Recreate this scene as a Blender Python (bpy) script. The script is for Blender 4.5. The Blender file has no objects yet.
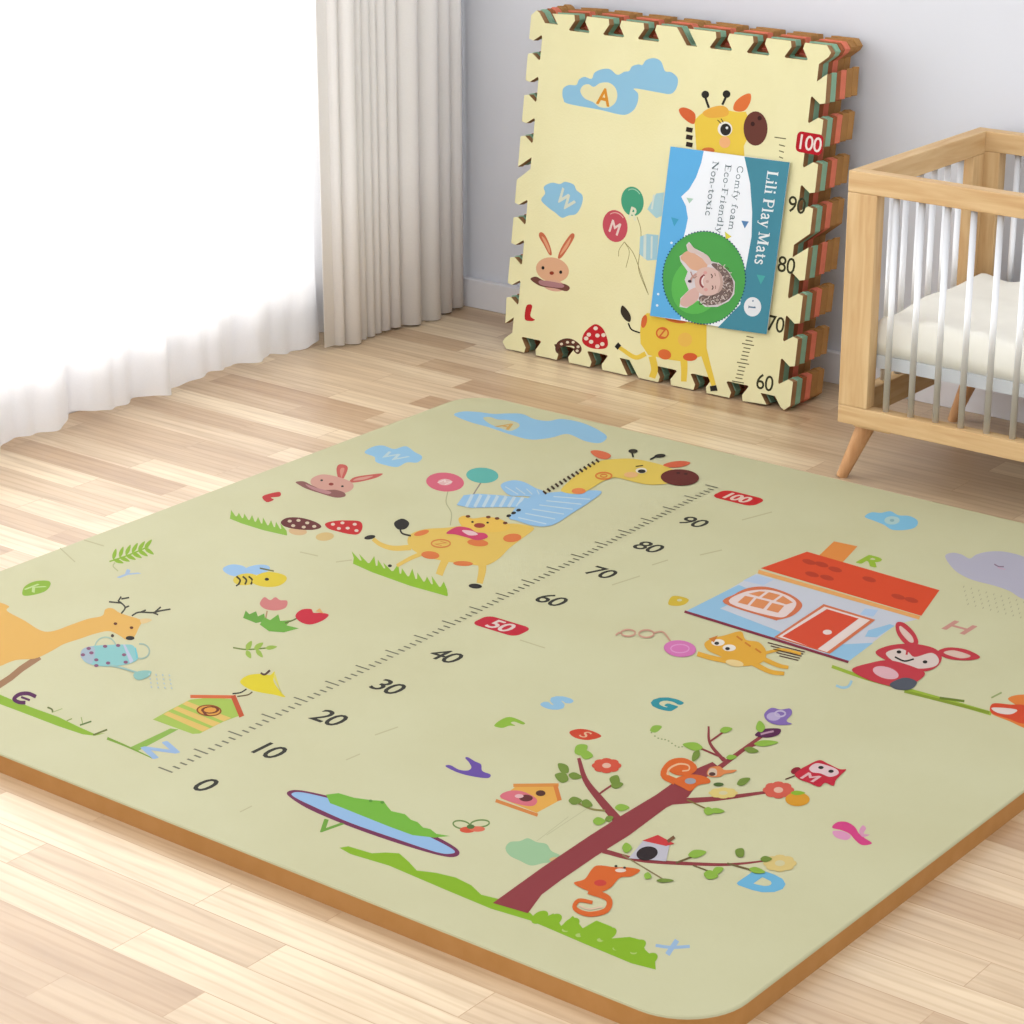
import bpy, bmesh, math, random
from mathutils import Vector, Matrix
from mathutils.geometry import tessellate_polygon
random.seed(7)
C = bpy.context.scene.collection
PI = math.pi

# ------------------------------------------------------------------ camera
FPX, PITCH, ROLL, YAW = 2504.8, .351438, -.00078, -.6636256
CAM = Vector((0, 0, 1.0822))
cp, sp, cy_, sy_ = math.cos(PITCH), math.sin(PITCH), math.cos(YAW), math.sin(YAW)
FWD = Vector((sy_*cp, cy_*cp, -sp)); RT = Vector((cy_, -sy_, 0)); UP = RT.cross(FWD)
RT, UP = math.cos(ROLL)*RT + math.sin(ROLL)*UP, -math.sin(ROLL)*RT + math.cos(ROLL)*UP
camd = bpy.data.cameras.new('camera'); cam = bpy.data.objects.new('camera', camd); C.objects.link(cam)
cam.matrix_world = Matrix(((RT.x, UP.x, -FWD.x, CAM.x), (RT.y, UP.y, -FWD.y, CAM.y), (RT.z, UP.z, -FWD.z, CAM.z), (0, 0, 0, 1)))
camd.sensor_width = 36; camd.lens = FPX/1024*36; camd.clip_start = .05; camd.clip_end = 100
bpy.context.scene.camera = cam

# ------------------------------------------------------------------ materials
K = .80
def lin(c):
    c = c/255
    return c/12.92 if c <= .04045 else ((c+.055)/1.055)**2.4
def rgb(r, g, b, k=K): return (lin(r)*k, lin(g)*k, lin(b)*k, 1)
MATS = {}
def plain(r, g, b, rough=.6, k=K, spec=.3):
    key = (r, g, b, rough, k)
    if key not in MATS:
        m = bpy.data.materials.new('colour_%d_%d_%d' % (r, g, b)); m.use_nodes = True
        p = m.node_tree.nodes['Principled BSDF']
        p.inputs['Base Color'].default_value = rgb(r, g, b, k); p.inputs['Roughness'].default_value = rough
        p.inputs['Specular IOR Level'].default_value = spec
        MATS[key] = m
    return MATS[key]
def nodes(name):
    m = bpy.data.materials.new(name); m.use_nodes = True
    nt = m.node_tree
    return m, nt, nt.nodes['Principled BSDF'], lambda t: nt.nodes.new(t), nt.links.new

def mat_floor():
    m, nt, p, N, L = nodes('oak_floor')
    tc = N('ShaderNodeTexCoord'); mp = N('ShaderNodeMapping'); L(tc.outputs['Object'], mp.inputs['Vector'])
    mp.inputs['Location'].default_value = (.11, .010, 0)
    def brick(c1, c2, mo, bias):
        b = N('ShaderNodeTexBrick'); L(mp.outputs[0], b.inputs['Vector'])
        b.offset = .37; b.offset_frequency = 2; b.squash = 1; b.squash_frequency = 2
        b.inputs['Scale'].default_value = 1; b.inputs['Brick Width'].default_value = .30; b.inputs['Row Height'].default_value = .049
        b.inputs['Mortar Size'].default_value = .0005; b.inputs['Mortar Smooth'].default_value = .2; b.inputs['Bias'].default_value = bias
        b.inputs['Color1'].default_value = c1; b.inputs['Color2'].default_value = c2; b.inputs['Mortar'].default_value = mo
        return b
    b1 = brick(rgb(236, 213, 178, .76), rgb(190, 154, 116, .76), rgb(196, 162, 124, .76), -.1)
    b2 = brick((0, 0, 0, 1), (1, 1, 1, 1), (.5, .5, .5, 1), 0)
    add = N('ShaderNodeVectorMath'); add.operation = 'MULTIPLY_ADD'
    L(b2.outputs['Color'], add.inputs[0]); add.inputs[1].default_value = (5, 3, 7); L(tc.outputs['Object'], add.inputs[2])
    mg = N('ShaderNodeMapping'); L(add.outputs[0], mg.inputs['Vector']); mg.inputs['Scale'].default_value = (2.4, 26, 3)
    n = N('ShaderNodeTexNoise'); L(mg.outputs[0], n.inputs['Vector']); n.inputs['Scale'].default_value = 2; n.inputs['Detail'].default_value = 6; n.inputs['Distortion'].default_value = .6
    r = N('ShaderNodeValToRGB'); L(n.outputs['Fac'], r.inputs[0])
    r.color_ramp.elements[0].position = .3; r.color_ramp.elements[0].color = (.78, .71, .65, 1)
    r.color_ramp.elements[1].position = .62; r.color_ramp.elements[1].color = (1.06, 1.05, 1.04, 1)
    mx = N('ShaderNodeMix'); mx.data_type = 'RGBA'; mx.blend_type = 'MULTIPLY'; mx.inputs[0].default_value = .8
    L(b1.outputs['Color'], mx.inputs[6]); L(r.outputs[0], mx.inputs[7])
    # cathedral grain swirls on some boards
    mw = N('ShaderNodeMapping'); L(add.outputs[0], mw.inputs['Vector']); mw.inputs['Scale'].default_value = (1.6, 16, 1)
    w = N('ShaderNodeTexWave'); w.wave_type = 'RINGS'; L(mw.outputs[0], w.inputs['Vector']); w.inputs['Scale'].default_value = 1.6
    w.inputs['Distortion'].default_value = 5; w.inputs['Detail'].default_value = 3; w.inputs['Detail Scale'].default_value = 1.2
    r2 = N('ShaderNodeValToRGB'); L(w.outputs['Fac'], r2.inputs[0])
    r2.color_ramp.elements[0].position = .0; r2.color_ramp.elements[0].color = (.82, .76, .70, 1)
    r2.color_ramp.elements[1].position = .35; r2.color_ramp.elements[1].color = (1, 1, 1, 1)
    mx2 = N('ShaderNodeMix'); mx2.data_type = 'RGBA'; mx2.blend_type = 'MULTIPLY'; mx2.inputs[0].default_value = .55
    L(mx.outputs[2], mx2.inputs[6]); L(r2.outputs[0], mx2.inputs[7])
    L(mx2.outputs[2], p.inputs['Base Color'])
    p.inputs['Roughness'].default_value = .34; p.inputs['Specular IOR Level'].default_value = .8
    bp = N('ShaderNodeBump'); bp.inputs['Strength'].default_value = .06; bp.inputs['Distance'].default_value = .001
    L(n.outputs['Fac'], bp.inputs['Height']); L(bp.outputs[0], p.inputs['Normal'])
    return m

def mat_wood(axis, c1=(230, 196, 146), c2=(210, 168, 116)):
    m, nt, p, N, L = nodes('light_wood_' + axis)
    tc = N('ShaderNodeTexCoord'); mp = N('ShaderNodeMapping'); L(tc.outputs['Object'], mp.inputs['Vector'])
    mp.inputs['Scale'].default_value = {'x': (5, 60, 60), 'y': (60, 5, 60), 'z': (60, 60, 5)}[axis]
    n = N('ShaderNodeTexNoise'); L(mp.outputs[0], n.inputs['Vector']); n.inputs['Scale'].default_value = 1.6; n.inputs['Detail'].default_value = 6; n.inputs['Distortion'].default_value = .8
    r = N('ShaderNodeValToRGB'); L(n.outputs['Fac'], r.inputs[0])
    r.color_ramp.elements[0].position = .3; r.color_ramp.elements[0].color = rgb(*c2)
    r.color_ramp.elements[1].position = .68; r.color_ramp.elements[1].color = rgb(*c1)
    L(r.outputs[0], p.inputs['Base Color']); p.inputs['Roughness'].default_value = .5; p.inputs['Specular IOR Level'].default_value = .3
    return m

def mat_noise(name, c1, c2, scale, rough=.8, bump=0, bscale=400, k=K, spec=.2):
    m, nt, p, N, L = nodes(name)
    tc = N('ShaderNodeTexCoord'); n = N('ShaderNodeTexNoise'); L(tc.outputs['Object'], n.inputs['Vector'])
    n.inputs['Scale'].default_value = scale; n.inputs['Detail'].default_value = 4
    r = N('ShaderNodeValToRGB'); L(n.outputs['Fac'], r.inputs[0])
    r.color_ramp.elements[0].position = .35; r.color_ramp.elements[0].color = rgb(*c2, k)
    r.color_ramp.elements[1].position = .65; r.color_ramp.elements[1].color = rgb(*c1, k)
    L(r.outputs[0], p.inputs['Base Color']); p.inputs['Roughness'].default_value = rough; p.inputs['Specular IOR Level'].default_value = spec
    if bump:
        v = N('ShaderNodeTexVoronoi'); L(tc.outputs['Object'], v.inputs['Vector']); v.inputs['Scale'].default_value = bscale
        b = N('ShaderNodeBump'); b.inputs['Strength'].default_value = bump; b.inputs['Distance'].default_value = .0006
        L(v.outputs['Distance'], b.inputs['Height']); L(b.outputs[0], p.inputs['Normal'])
    return m

def mat_cloth(name, col, transp, transl, k=K):
    m = bpy.data.materials.new(name); m.use_nodes = True; nt = m.node_tree; nt.nodes.clear()
    N = nt.nodes.new; L = nt.links.new
    out = N('ShaderNodeOutputMaterial'); d = N('ShaderNodeBsdfDiffuse'); t = N('ShaderNodeBsdfTranslucent'); a = N('ShaderNodeBsdfTransparent')
    tc = N('ShaderNodeTexCoord'); mp = N('ShaderNodeMapping'); mp.inputs['Scale'].default_value = (300, 300, 900); L(tc.outputs['Object'], mp.inputs['Vector'])
    n = N('ShaderNodeTexNoise'); L(mp.outputs[0], n.inputs['Vector']); n.inputs['Scale'].default_value = 1
    r = N('ShaderNodeValToRGB'); L(n.outputs['Fac'], r.inputs[0])
    r.color_ramp.elements[0].color = rgb(*[c*.97 for c in col], k); r.color_ramp.elements[1].color = rgb(*col, k)
    L(r.outputs[0], d.inputs['Color']); L(r.outputs[0], t.inputs['Color'])
    m1 = N('ShaderNodeMixShader'); m1.inputs[0].default_value = transl; L(d.outputs[0], m1.inputs[1]); L(t.outputs[0], m1.inputs[2])
    m2 = N('ShaderNodeMixShader'); m2.inputs[0].default_value = transp; L(m1.outputs[0], m2.inputs[1]); L(a.outputs[0], m2.inputs[2])
    L(m2.outputs[0], out.inputs['Surface'])
    return m

def mat_glass():
    m = bpy.data.materials.new('window_glass'); m.use_nodes = True; nt = m.node_tree; nt.nodes.clear()
    N = nt.nodes.new; L = nt.links.new
    out = N('ShaderNodeOutputMaterial'); g = N('ShaderNodeBsdfGlossy'); g.inputs['Roughness'].default_value = .02; a = N('ShaderNodeBsdfTransparent')
    f = N('ShaderNodeFresnel'); f.inputs['IOR'].default_value = 1.4
    mx = N('ShaderNodeMixShader'); L(f.outputs[0], mx.inputs[0]); L(a.outputs[0], mx.inputs[1]); L(g.outputs[0], mx.inputs[2]); L(mx.outputs[0], out.inputs['Surface'])
    return m

WALL = mat_noise('painted_wall', (229, 231, 238), (226, 228, 235), 3, .9)
TRIM = mat_noise('painted_trim', (238, 236, 238), (234, 232, 234), 5, .6)
FLOOR = mat_floor()
WX, WY, WZ = mat_wood('x'), mat_wood('y'), mat_wood('z')
LEGW = mat_wood('z', (222, 172, 122), (192, 138, 90)); LEGW.name = 'leg_wood'
BAR = plain(248, 249, 252, .4, k=.92)
MAT_TOP = mat_noise('play_mat_film', (221, 217, 175), (217, 212, 169), 6, .55, .12, 260, k=.555, spec=.12)
MAT_SIDE = mat_noise('play_mat_foam', (210, 152, 88), (203, 145, 80), 40, .8, k=.60)
CREAM = mat_noise('cream_foam', (247, 240, 190), (244, 236, 184), 8, .6, .25, 330, k=.69)
SHEER = mat_cloth('sheer_voile', (252, 252, 253), .13, .32, 1.0)
DRAPE = mat_cloth('drape_linen', (246, 243, 240), 0, .10, .97)

# ------------------------------------------------------------------ objects
def wm(o):
    m = o.matrix_basis.copy()
    while o.parent: o = o.parent; m = o.matrix_basis @ m
    return m
def prop(o, label=None, cat=None, group=None, kind=None):
    if label: o['label'] = label
    if cat: o['category'] = cat
    if group: o['group'] = group
    if kind: o['kind'] = kind
    return o
def empty(name, loc, label, cat, group=None, rot=(0, 0, 0)):
    o = bpy.data.objects.new(name, None); C.objects.link(o); o.location = loc; o.rotation_euler = rot; o.empty_display_size = .05
    return prop(o, label, cat, group)
def obj(name, bm, mats, parent=None, smooth=False, world=True, origin=None):
    """links bm (in world coordinates unless world=False) as one mesh object"""
    if parent is not None and world: bm.transform(wm(parent).inverted())
    if parent is None and origin is not None: bm.transform(Matrix.Translation(-Vector(origin)))
    me = bpy.data.meshes.new(name)
    if smooth:
        for f in bm.faces: f.smooth = True
    bm.to_mesh(me); bm.free()
    for m in (mats if isinstance(mats, (list, tuple)) else [mats]): me.materials.append(m)
    o = bpy.data.objects.new(name, me); C.objects.link(o); o.parent = parent
    if parent is None and origin is not None: o.location = origin
    return o
def box(bm, a, b, bevel=0, seg=2):
    a, b = Vector(a), Vector(b)
    r = bmesh.ops.create_cube(bm, size=1)['verts']
    for v in r: v.co = Vector([(a[i]+b[i])/2 + v.co[i]*(b[i]-a[i]) for i in range(3)])
    if bevel:
        es = {e for v in r for e in v.link_edges}
        bmesh.ops.bevel(bm, geom=list(es), offset=bevel, segments=seg, affect='EDGES', profile=.6)
    return bm
def tube(bm, p0, p1, r0, r1=None, seg=16, caps=True):
    p0, p1 = Vector(p0), Vector(p1); r1 = r0 if r1 is None else r1
    d = (p1-p0).normalized(); q = Vector((0, 0, 1)).rotation_difference(d).to_matrix()
    rings = []
    for p, r in ((p0, r0), (p1, r1)):
        rings.append([bm.verts.new(p + q @ Vector((r*math.cos(2*PI*i/seg), r*math.sin(2*PI*i/seg), 0))) for i in range(seg)])
    for i in range(seg): bm.faces.new((rings[0][i], rings[0][(i+1) % seg], rings[1][(i+1) % seg], rings[1][i]))
    if caps: bm.faces.new(rings[0][::-1]); bm.faces.new(rings[1])
    return bm
def prism(bm, pts, y0, y1, bevel=0):
    """polygon in local x,z extruded along y; face 0 = front"""
    front = [bm.verts.new((x, y0, z)) for x, z in pts]; back = [bm.verts.new((x, y1, z)) for x, z in pts]
    n = len(pts)
    tris = tessellate_polygon([[Vector((x, z, 0)) for x, z in pts]])
    ff = []
    for t in tris:
        f = bm.faces.new([front[i] for i in t]); f.material_index = 0; ff.append(f)
        g = bm.faces.new([back[i] for i in t[::-1]]); g.material_index = 1
    for i in range(n):
        f = bm.faces.new((front[i], back[i], back[(i+1) % n], front[(i+1) % n])); f.material_index = 1
    bmesh.ops.recalc_face_normals(bm, faces=bm.faces)
    return bm

# ------------------------------------------------------------------ the room
WXL, WYB, WH = -2.565, 3.053, 1.7
bm = bmesh.new(); box(bm, (-2.75, -.6, -.05), (.9, 3.2, 0)); prop(obj('floor', bm, FLOOR), kind='structure')
bm = bmesh.new(); box(bm, (-2.75, WYB, 0), (.9, WYB+.12, WH)); prop(obj('wall_back', bm, WALL), kind='structure')
W0, W1, ZS, ZT = -.45, 2.755, .10, 1.45      # window opening
bm = bmesh.new()
box(bm, (WXL-.12, -.6, 0), (WXL, WYB, ZS)); box(bm, (WXL-.12, -.6, ZT), (WXL, WYB, WH))
box(bm, (WXL-.12, W1, ZS), (WXL, WYB, ZT)); box(bm, (WXL-.12, -.6, ZS), (WXL, W0, ZT))
prop(obj('wall_left', bm, WALL), kind='structure')
bm = bmesh.new(); box(bm, (WXL, WYB-.012, 0), (.9, WYB, .047), .002); prop(obj('baseboard_back', bm, TRIM), kind='structure')
bm = bmesh.new(); box(bm, (WXL, -.6, 0), (WXL+.010, WYB-.012, .047), .002); prop(obj('baseboard_left', bm, TRIM), kind='structure')
win = bpy.data.objects.new('window_1', None); C.objects.link(win); win.location = (WXL-.06, (W0+W1)/2, ZS); prop(win, kind='structure')
bm = bmesh.new()
for a, b in (((W0, ZS), (W1, ZS+.018)), ((W0, ZT-.018), (W1, ZT)), ((W0, ZS+.018), (W0+.018, ZT-.018)), ((W1-.018, ZS+.018), (W1, ZT-.018))):
    box(bm, (WXL-.075, a[0], a[1]), (WXL-.05, b[0], b[1]))
obj('window_frame', bm, TRIM, win)
bm = bmesh.new(); box(bm, (WXL-.064, W0+.018, ZS+.018), (WXL-.060, W1-.018, ZT-.018)); obj('window_pane', bm, mat_glass(), win)
bm = bmesh.new(); tube(bm, (-2.497, -.45, 1.568), (-2.497, WYB-.005, 1.568), .008); 
for y in (-.3, 1.2, 2.9): tube(bm, (WXL-.002, y, 1.568), (-2.497, y, 1.568), .005)
rail = prop(obj('curtain_rail', bm, TRIM, smooth=False), 'white curtain rail along the wall above the window', 'curtain rail')

def curtain(name, y0, y1, xf, zf, mats, n, nz, label, cat, thick):
    bm = bmesh.new(); grid = []
    ztop = 1.55
    for j in range(nz+1):
        row = []
        for i in range(n+1):
            t = i/n; y = y0+(y1-y0)*t; s = j/nz
            zb = zf(y); z = zb+(ztop-zb)*s
            row.append(bm.verts.new((xf(y, z), y, z)))
        grid.append(row)
    for j in range(nz):
        for i in range(n): bm.faces.new((grid[j][i], grid[j][i+1], grid[j+1][i+1], grid[j+1][i]))
    o = obj(name, bm, mats, None, True, origin=(-2.49, (y0+y1)/2, 0)); prop(o, label, cat)
    if thick:
        md = o.modifiers.new('t', 'SOLIDIFY'); md.thickness = thick; md.offset = 0
    return o
def fs(y, seed=0): return math.sin(y*61+seed)+.6*math.sin(y*97+1.3+seed*2)+.35*math.sin(y*173+seed)
curtain('sheer_curtain', .3, 2.80, lambda y, z: -2.516+.0085*fs(y+.012*math.sin(z*5))*(.75+.25*math.cos(z*3)), lambda y: .006+.004*math.sin(y*23)+.003*math.sin(y*51), SHEER, 900, 12,
        'white sheer curtain hanging full width before the bright window', 'curtain', 0)
# the drape: pleats get their rhythm from the photograph
PL = [2.735, 2.752, 2.785, 2.803, 2.822, 2.838, 2.858, 2.882, 2.925, 2.972, 3.005, 3.035]
def fd(y):
    if y <= PL[0]: return 0
    for a, b in zip(PL, PL[1:]):
        if y <= b:
            t = (y-a)/(b-a); w = b-a
            return (math.sin(PI*t)**.6)*min(.030, w*.62)
    return 0
curtain('drape', 2.712, 3.036, lambda y, z: -2.482+(fd(y) if y > PL[0] else 0), lambda y: .003+.0015*math.sin(y*40), DRAPE, 420, 6,
        'opaque beige-grey drape gathered in folds in the room corner', 'curtain', .0012)

# ------------------------------------------------------------------ flat artwork on a plane
class Plane:
    def __init__(s, p0, ux, uy):
        s.p0, s.ux, s.uy = Vector(p0), Vector(ux).normalized(), Vector(uy).normalized(); s.n = s.ux.cross(s.uy)
    def at(s, px, py):
        d = FWD + RT*((px-512)/FPX) - UP*((py-512)/FPX)
        return CAM + d*((s.p0-CAM).dot(s.n)/d.dot(s.n))
def smoothed(pts, k=5):
    n = len(pts); out = []
    for i in range(n):
        p0, p1, p2, p3 = [Vector(pts[(i+j-1) % n]) for j in range(4)]
        for q in range(k):
            t = q/k
            out.append(.5*((2*p1)+(p2-p0)*t+(2*p0-5*p1+4*p2-p3)*t*t+(3*p1-p0-3*p2+p3)*t**3))
    return out
def smooth_open(pts, k=5):
    P = [Vector(p) for p in pts]; P = [2*P[0]-P[1]]+P+[2*P[-1]-P[-2]]; out = []
    for i in range(1, len(P)-2):
        p0, p1, p2, p3 = P[i-1:i+3]
        for q in range(k):
            t = q/k; out.append(.5*((2*p1)+(p2-p0)*t+(2*p0-5*p1+4*p2-p3)*t*t+(3*p1-p0-3*p2+p3)*t**3))
    out.append(P[-2]); return out
def stroke_poly(pts, w0, w1):
    pts = [Vector(p) for p in pts]; L_, R_ = [], []; n = len(pts)
    for i, p in enumerate(pts):
        a = pts[max(0, i-1)]; b = pts[min(n-1, i+1)]; d = (b-a)
        if d.length < 1e-9: d = Vector((1, 0))
        d.normalize(); nn = Vector((-d.y, d.x)); w = (w0+(w1-w0)*i/(n-1))/2
        L_.append(p+nn*w); R_.append(p-nn*w)
    return L_, R_
FONTCACHE = {}
def glyphs(s):
    if s not in FONTCACHE:
        cu = bpy.data.curves.new('t', 'FONT'); cu.body = s; cu.size = 1; cu.space_character = .92; cu.align_x = 'CENTER'; cu.resolution_u = 3
        o = bpy.data.objects.new('t', cu); C.objects.link(o)
        bpy.context.view_layer.update()
        me = bpy.data.meshes.new_from_object(o.evaluated_get(bpy.context.evaluated_depsgraph_get()))
        vs = [v.co.to_2d() for v in me.vertices]; fs_ = [list(p.vertices) for p in me.polygons]
        bpy.data.objects.remove(o); bpy.data.curves.remove(cu); bpy.data.meshes.remove(me)
        ys = [v.y for v in vs]; xs = [v.x for v in vs]; c = Vector(((min(xs)+max(xs))/2, (min(ys)+max(ys))/2))
        FONTCACHE[s] = ([v-c for v in vs], fs_)
    return FONTCACHE[s]
class Art:
    """a flat print: coloured shapes laid on a plane, one mesh, one thin layer above another"""
    def __init__(s, name, plane, parent, crop=(0, 0, 1), base=1, step=.000015, rough=.55, label=None, k=.54):
        s.name, s.pl, s.parent, s.bm, s.mats, s.lay, s.step, s.rough, s.label, s.k = name, plane, parent, bmesh.new(), [], 1+(base-1)*.4, step, rough, label, k
        s.ox, s.oy, s.sc = crop
    def crop(s, ox, oy, sc): s.ox, s.oy, s.sc = ox, oy, sc; return s
    def mi(s, c):
        m = plain(*c, rough=s.rough+.15, k=s.k, spec=.12)
        if m not in s.mats: s.mats.append(m)
        return s.mats.index(m)
    def w(s, p): return s.pl.at(s.ox+p[0]/s.sc, s.oy+p[1]/s.sc)
    def raw(s, wpts, faces, c):
        s.lay += 1; off = s.pl.n*(s.lay*s.step); mi = s.mi(c)
        vs = [s.bm.verts.new(p+off) for p in wpts]
        for f in faces:
            try:
                F = s.bm.faces.new([vs[i] for i in f]); F.material_index = mi; F.normal_update()
                if F.normal.dot(s.pl.n) < 0: F.normal_flip()
            except ValueError: pass
        return s
    def poly(s, pts, c, sm=False):
        if sm: pts = smoothed(pts)
        W = [s.w(p) for p in pts]; a = s.pl
        T = tessellate_polygon([[Vector(((p-a.p0).dot(a.ux), (p-a.p0).dot(a.uy), 0)) for p in W]])
        return s.raw(W, T, c)
    def ell(s, x, y, rx, ry, c, ang=0, n=28):
        ca, sa = math.cos(math.radians(ang)), math.sin(math.radians(ang))
        return s.poly([(x+rx*math.cos(t)*ca-ry*math.sin(t)*sa, y+rx*math.cos(t)*sa+ry*math.sin(t)*ca) for t in [2*PI*i/n for i in range(n)]], c)
    def line(s, pts, w0, c, w1=None, sm=True):
        if sm and len(pts) > 2: pts = smooth_open(pts)
        A, B = stroke_poly(pts, w0, w0 if w1 is None else w1); n = len(A)
        return s.raw([s.w(p) for p in A+B], [(i, i+1, n+i+1, n+i) for i in range(n-1)], c)
    def ring(s, x, y, rx, ry, w, c, ang=0, a0=0, a1=360, n=30):
        ca, sa = math.cos(math.radians(ang)), math.sin(math.radians(ang))
        return s.line([(x+rx*math.cos(t)*ca-ry*math.sin(t)*sa, y+rx*math.cos(t)*sa+ry*math.sin(t)*ca) for t in [math.radians(a0+(a1-a0)*i/n) for i in range(n+1)]], w, c, sm=False)
    def dots(s, pts, r, c, ry=None):
        for p in pts:
            s.ell(p[0], p[1], r, ry or r*.7, c, n=10); s.lay -= .6
        s.lay += 1; return s
    def leaf(s, x, y, L, w, ang, c):
        a = math.radians(ang); d = Vector((math.cos(a), math.sin(a))); n = Vector((-d.y, d.x)); p = Vector((x, y))
        return s.poly([p, p+d*L*.3+n*w*.5, p+d*L*.7+n*w*.4, p+d*L, p+d*L*.7-n*w*.4, p+d*L*.3-n*w*.5], c, True)
    def grass(s, p0, p1, h, n, thick, c, seed=1):
        rnd = random.Random(seed); a, b = Vector(p0), Vector(p1); up = Vector((0, -1)) if not isinstance(h, tuple) else None
        H = h if isinstance(h, (int, float)) else h[0]
        pts = [a]
        for i in range(n):
            q = a+(b-a)*((i+.1)/n); r = a+(b-a)*((i+.9)/n); m = a+(b-a)*((i+.2+rnd.random()*.5)/n)
            pts += [q+Vector((0, -H*.42)), m+Vector((rnd.uniform(-.3, .1)*H, -H*rnd.uniform(.8, 1.05))), r+Vector((0, -H*.38))]
        pts += [b, b+Vector((-2, thick*.3)), a+(b-a)*.6+Vector((0, thick)), a+(b-a)*.2+Vector((0, thick*.7))]
        return s.poly(pts, c)
    def text(s, st, x, y, size, c, ang=0, sx=1, bold=0):
        vs, fs_ = glyphs(st); o = s.w((x, y)); a = math.radians(ang); ca, sa = math.cos(a), math.sin(a)
        offs = [(0, 0)] if not bold else [(bold*math.cos(q*PI/5), bold*math.sin(q*PI/5)) for q in range(10)]
        for dx, dy in offs:
            W = []
            for v in vs:
                u, w = v.x*size*sx+dx*size, v.y*size+dy*size
                W.append(o+s.pl.ux*(u*ca-w*sa)+s.pl.uy*(u*sa+w*ca))
            s.raw(W, fs_, c); s.lay -= .5
        s.lay += .5; return s
    def rrect(s, x, y, w, h, r, c, ang=0):
        o = s.w((x, y)); a = math.radians(ang); P = []
        for cx, cy, t0 in ((w/2-r, h/2-r, 0), (-w/2+r, h/2-r, 90), (-w/2+r, -h/2+r, 180), (w/2-r, -h/2+r, 270)):
            for k in range(6):
                t = math.radians(t0+18*k); u, v = cx+r*math.cos(t), cy+r*math.sin(t)
                P.append(o+s.pl.ux*(u*math.cos(a)-v*math.sin(a))+s.pl.uy*(u*math.sin(a)+v*math.cos(a)))
        return s.raw(P, [list(range(len(P)))], c)
    def done(s):
        o = obj(s.name, s.bm, s.mats, s.parent)
        if s.label: o['label'] = s.label
        return o

# ------------------------------------------------------------------ the play mat on the floor
MZ = .0212
MX0, MX1, MY0, MY1 = -2.129, -.931, 1.4345, 2.632
mat = empty('play_mat', ((MX0+MX1)/2, (MY0+MY1)/2, 0), 'large yellow-green foam play mat with animals, tree and height ruler lying on the floor', 'play mat')
bm = bmesh.new(); r = .10; P = []
for cx, cy, t0, r in ((MX1-.07, MY1-.07, 0, .07), (MX0+.055, MY1-.055, 90, .055), (MX0+.03, MY0+.03, 180, .03), (MX1-.062, MY0+.062, 270, .062)):
    for k in range(13):
        t = math.radians(t0+7.5*k); P.append((cx+r*math.cos(t), cy+r*math.sin(t)))
lev = [(0, 0, 0), (0, 1, 0), (.0008, 2, 1)]
rings = []
zs = [(0.0, 0), (MZ-.0022, 0), (MZ-.0006, .0006), (MZ, .002)]
cxm, cym = (MX0+MX1)/2, (MY0+MY1)/2
for z, ins in zs:
    rings.append([bm.verts.new((x-ins*(1 if x > cxm else -1), y-ins*(1 if y > cym else -1), z)) for x, y in P])
n = len(P)
for k in range(len(rings)-1):
    for i in range(n):
        f = bm.faces.new((rings[k][i], rings[k][(i+1) % n], rings[k+1][(i+1) % n], rings[k+1][i])); f.material_index = 1 if k == 0 else 0
bm.faces.new(rings[-1]).material_index = 0; bm.faces.new(rings[0][::-1]).material_index = 1
slab = obj('mat_slab', bm, [MAT_TOP, MAT_SIDE], mat)
MP = Plane((0, 0, MZ), (1, 0, 0), (0, 1, 0))
cA, cB, cC, cD, cE, cF, cG, cH, cV, cW = (200, 390, 2.844), (0, 520, 2.6947), (280, 690, 2.56), (600, 500, 2.415), (400, 680, 2.048), (540, 430, 4.267), (120, 600, 4.267), (640, 700, 4.267), (440, 460, 7.314), (0, 560, 5.689)
BG = (214, 212, 172); BLUE = (158, 205, 235); GRN = (150, 190, 50); BLK = (48, 44, 40)
def A(name, crop, base=1, label=None): return Art(name, MP, mat, crop, base, label=label)

# ruler: ticks and numbers
a = A('printed_ruler', (0, 0, 1), label='long row of grey ruler ticks')
TK = (128, 126, 104)
for i in range(101):
    t = i/100; x = -1.5985-.0385*t; y = 1.508+1.0*t
    ln = .019 if i % 5 == 0 else .009
    xr = x+.006; th = .0013 if i % 5 else .0012
    a.raw([Vector((xr-ln, y-th, MZ)), Vector((xr, y-th, MZ)), Vector((xr, y+th, MZ)), Vector((xr-ln, y+th, MZ))], [(0, 1, 2, 3)], TK); a.lay -= .6
a.lay += 1
for s_, x, y in (('0', 206, 785), ('10', 271, 751), ('20', 330, 718), ('30', 389, 687), ('40', 446, 656), ('60', 552, 600), ('70', 602, 572.5), ('80', 649, 547), ('90', 694, 522)):
    b = A('printed_number', (0, 0, 1), label='dark grey number ' + s_); b.text(s_, x, y, .040, (58, 56, 48), sx=.94, bold=.012); b.done()
a.done()
RED = (205, 38, 58)
a = A('printed_number_badge', (0, 0, 1), label='crimson badge reading 50'); a.rrect(501.5, 626, .062, .031, .010, RED); a.text('50', 501.5, 626, .033, (240, 215, 205), sx=1.0, bold=.02); a.done()
a = A('printed_number_badge', (0, 0, 1), label='crimson badge reading 100'); a.rrect(738.5, 498, .062, .034, .012, (215, 38, 42)); a.text('100', 738.5, 498, .031, (248, 215, 195), sx=.88, bold=.03); a.done()

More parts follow.
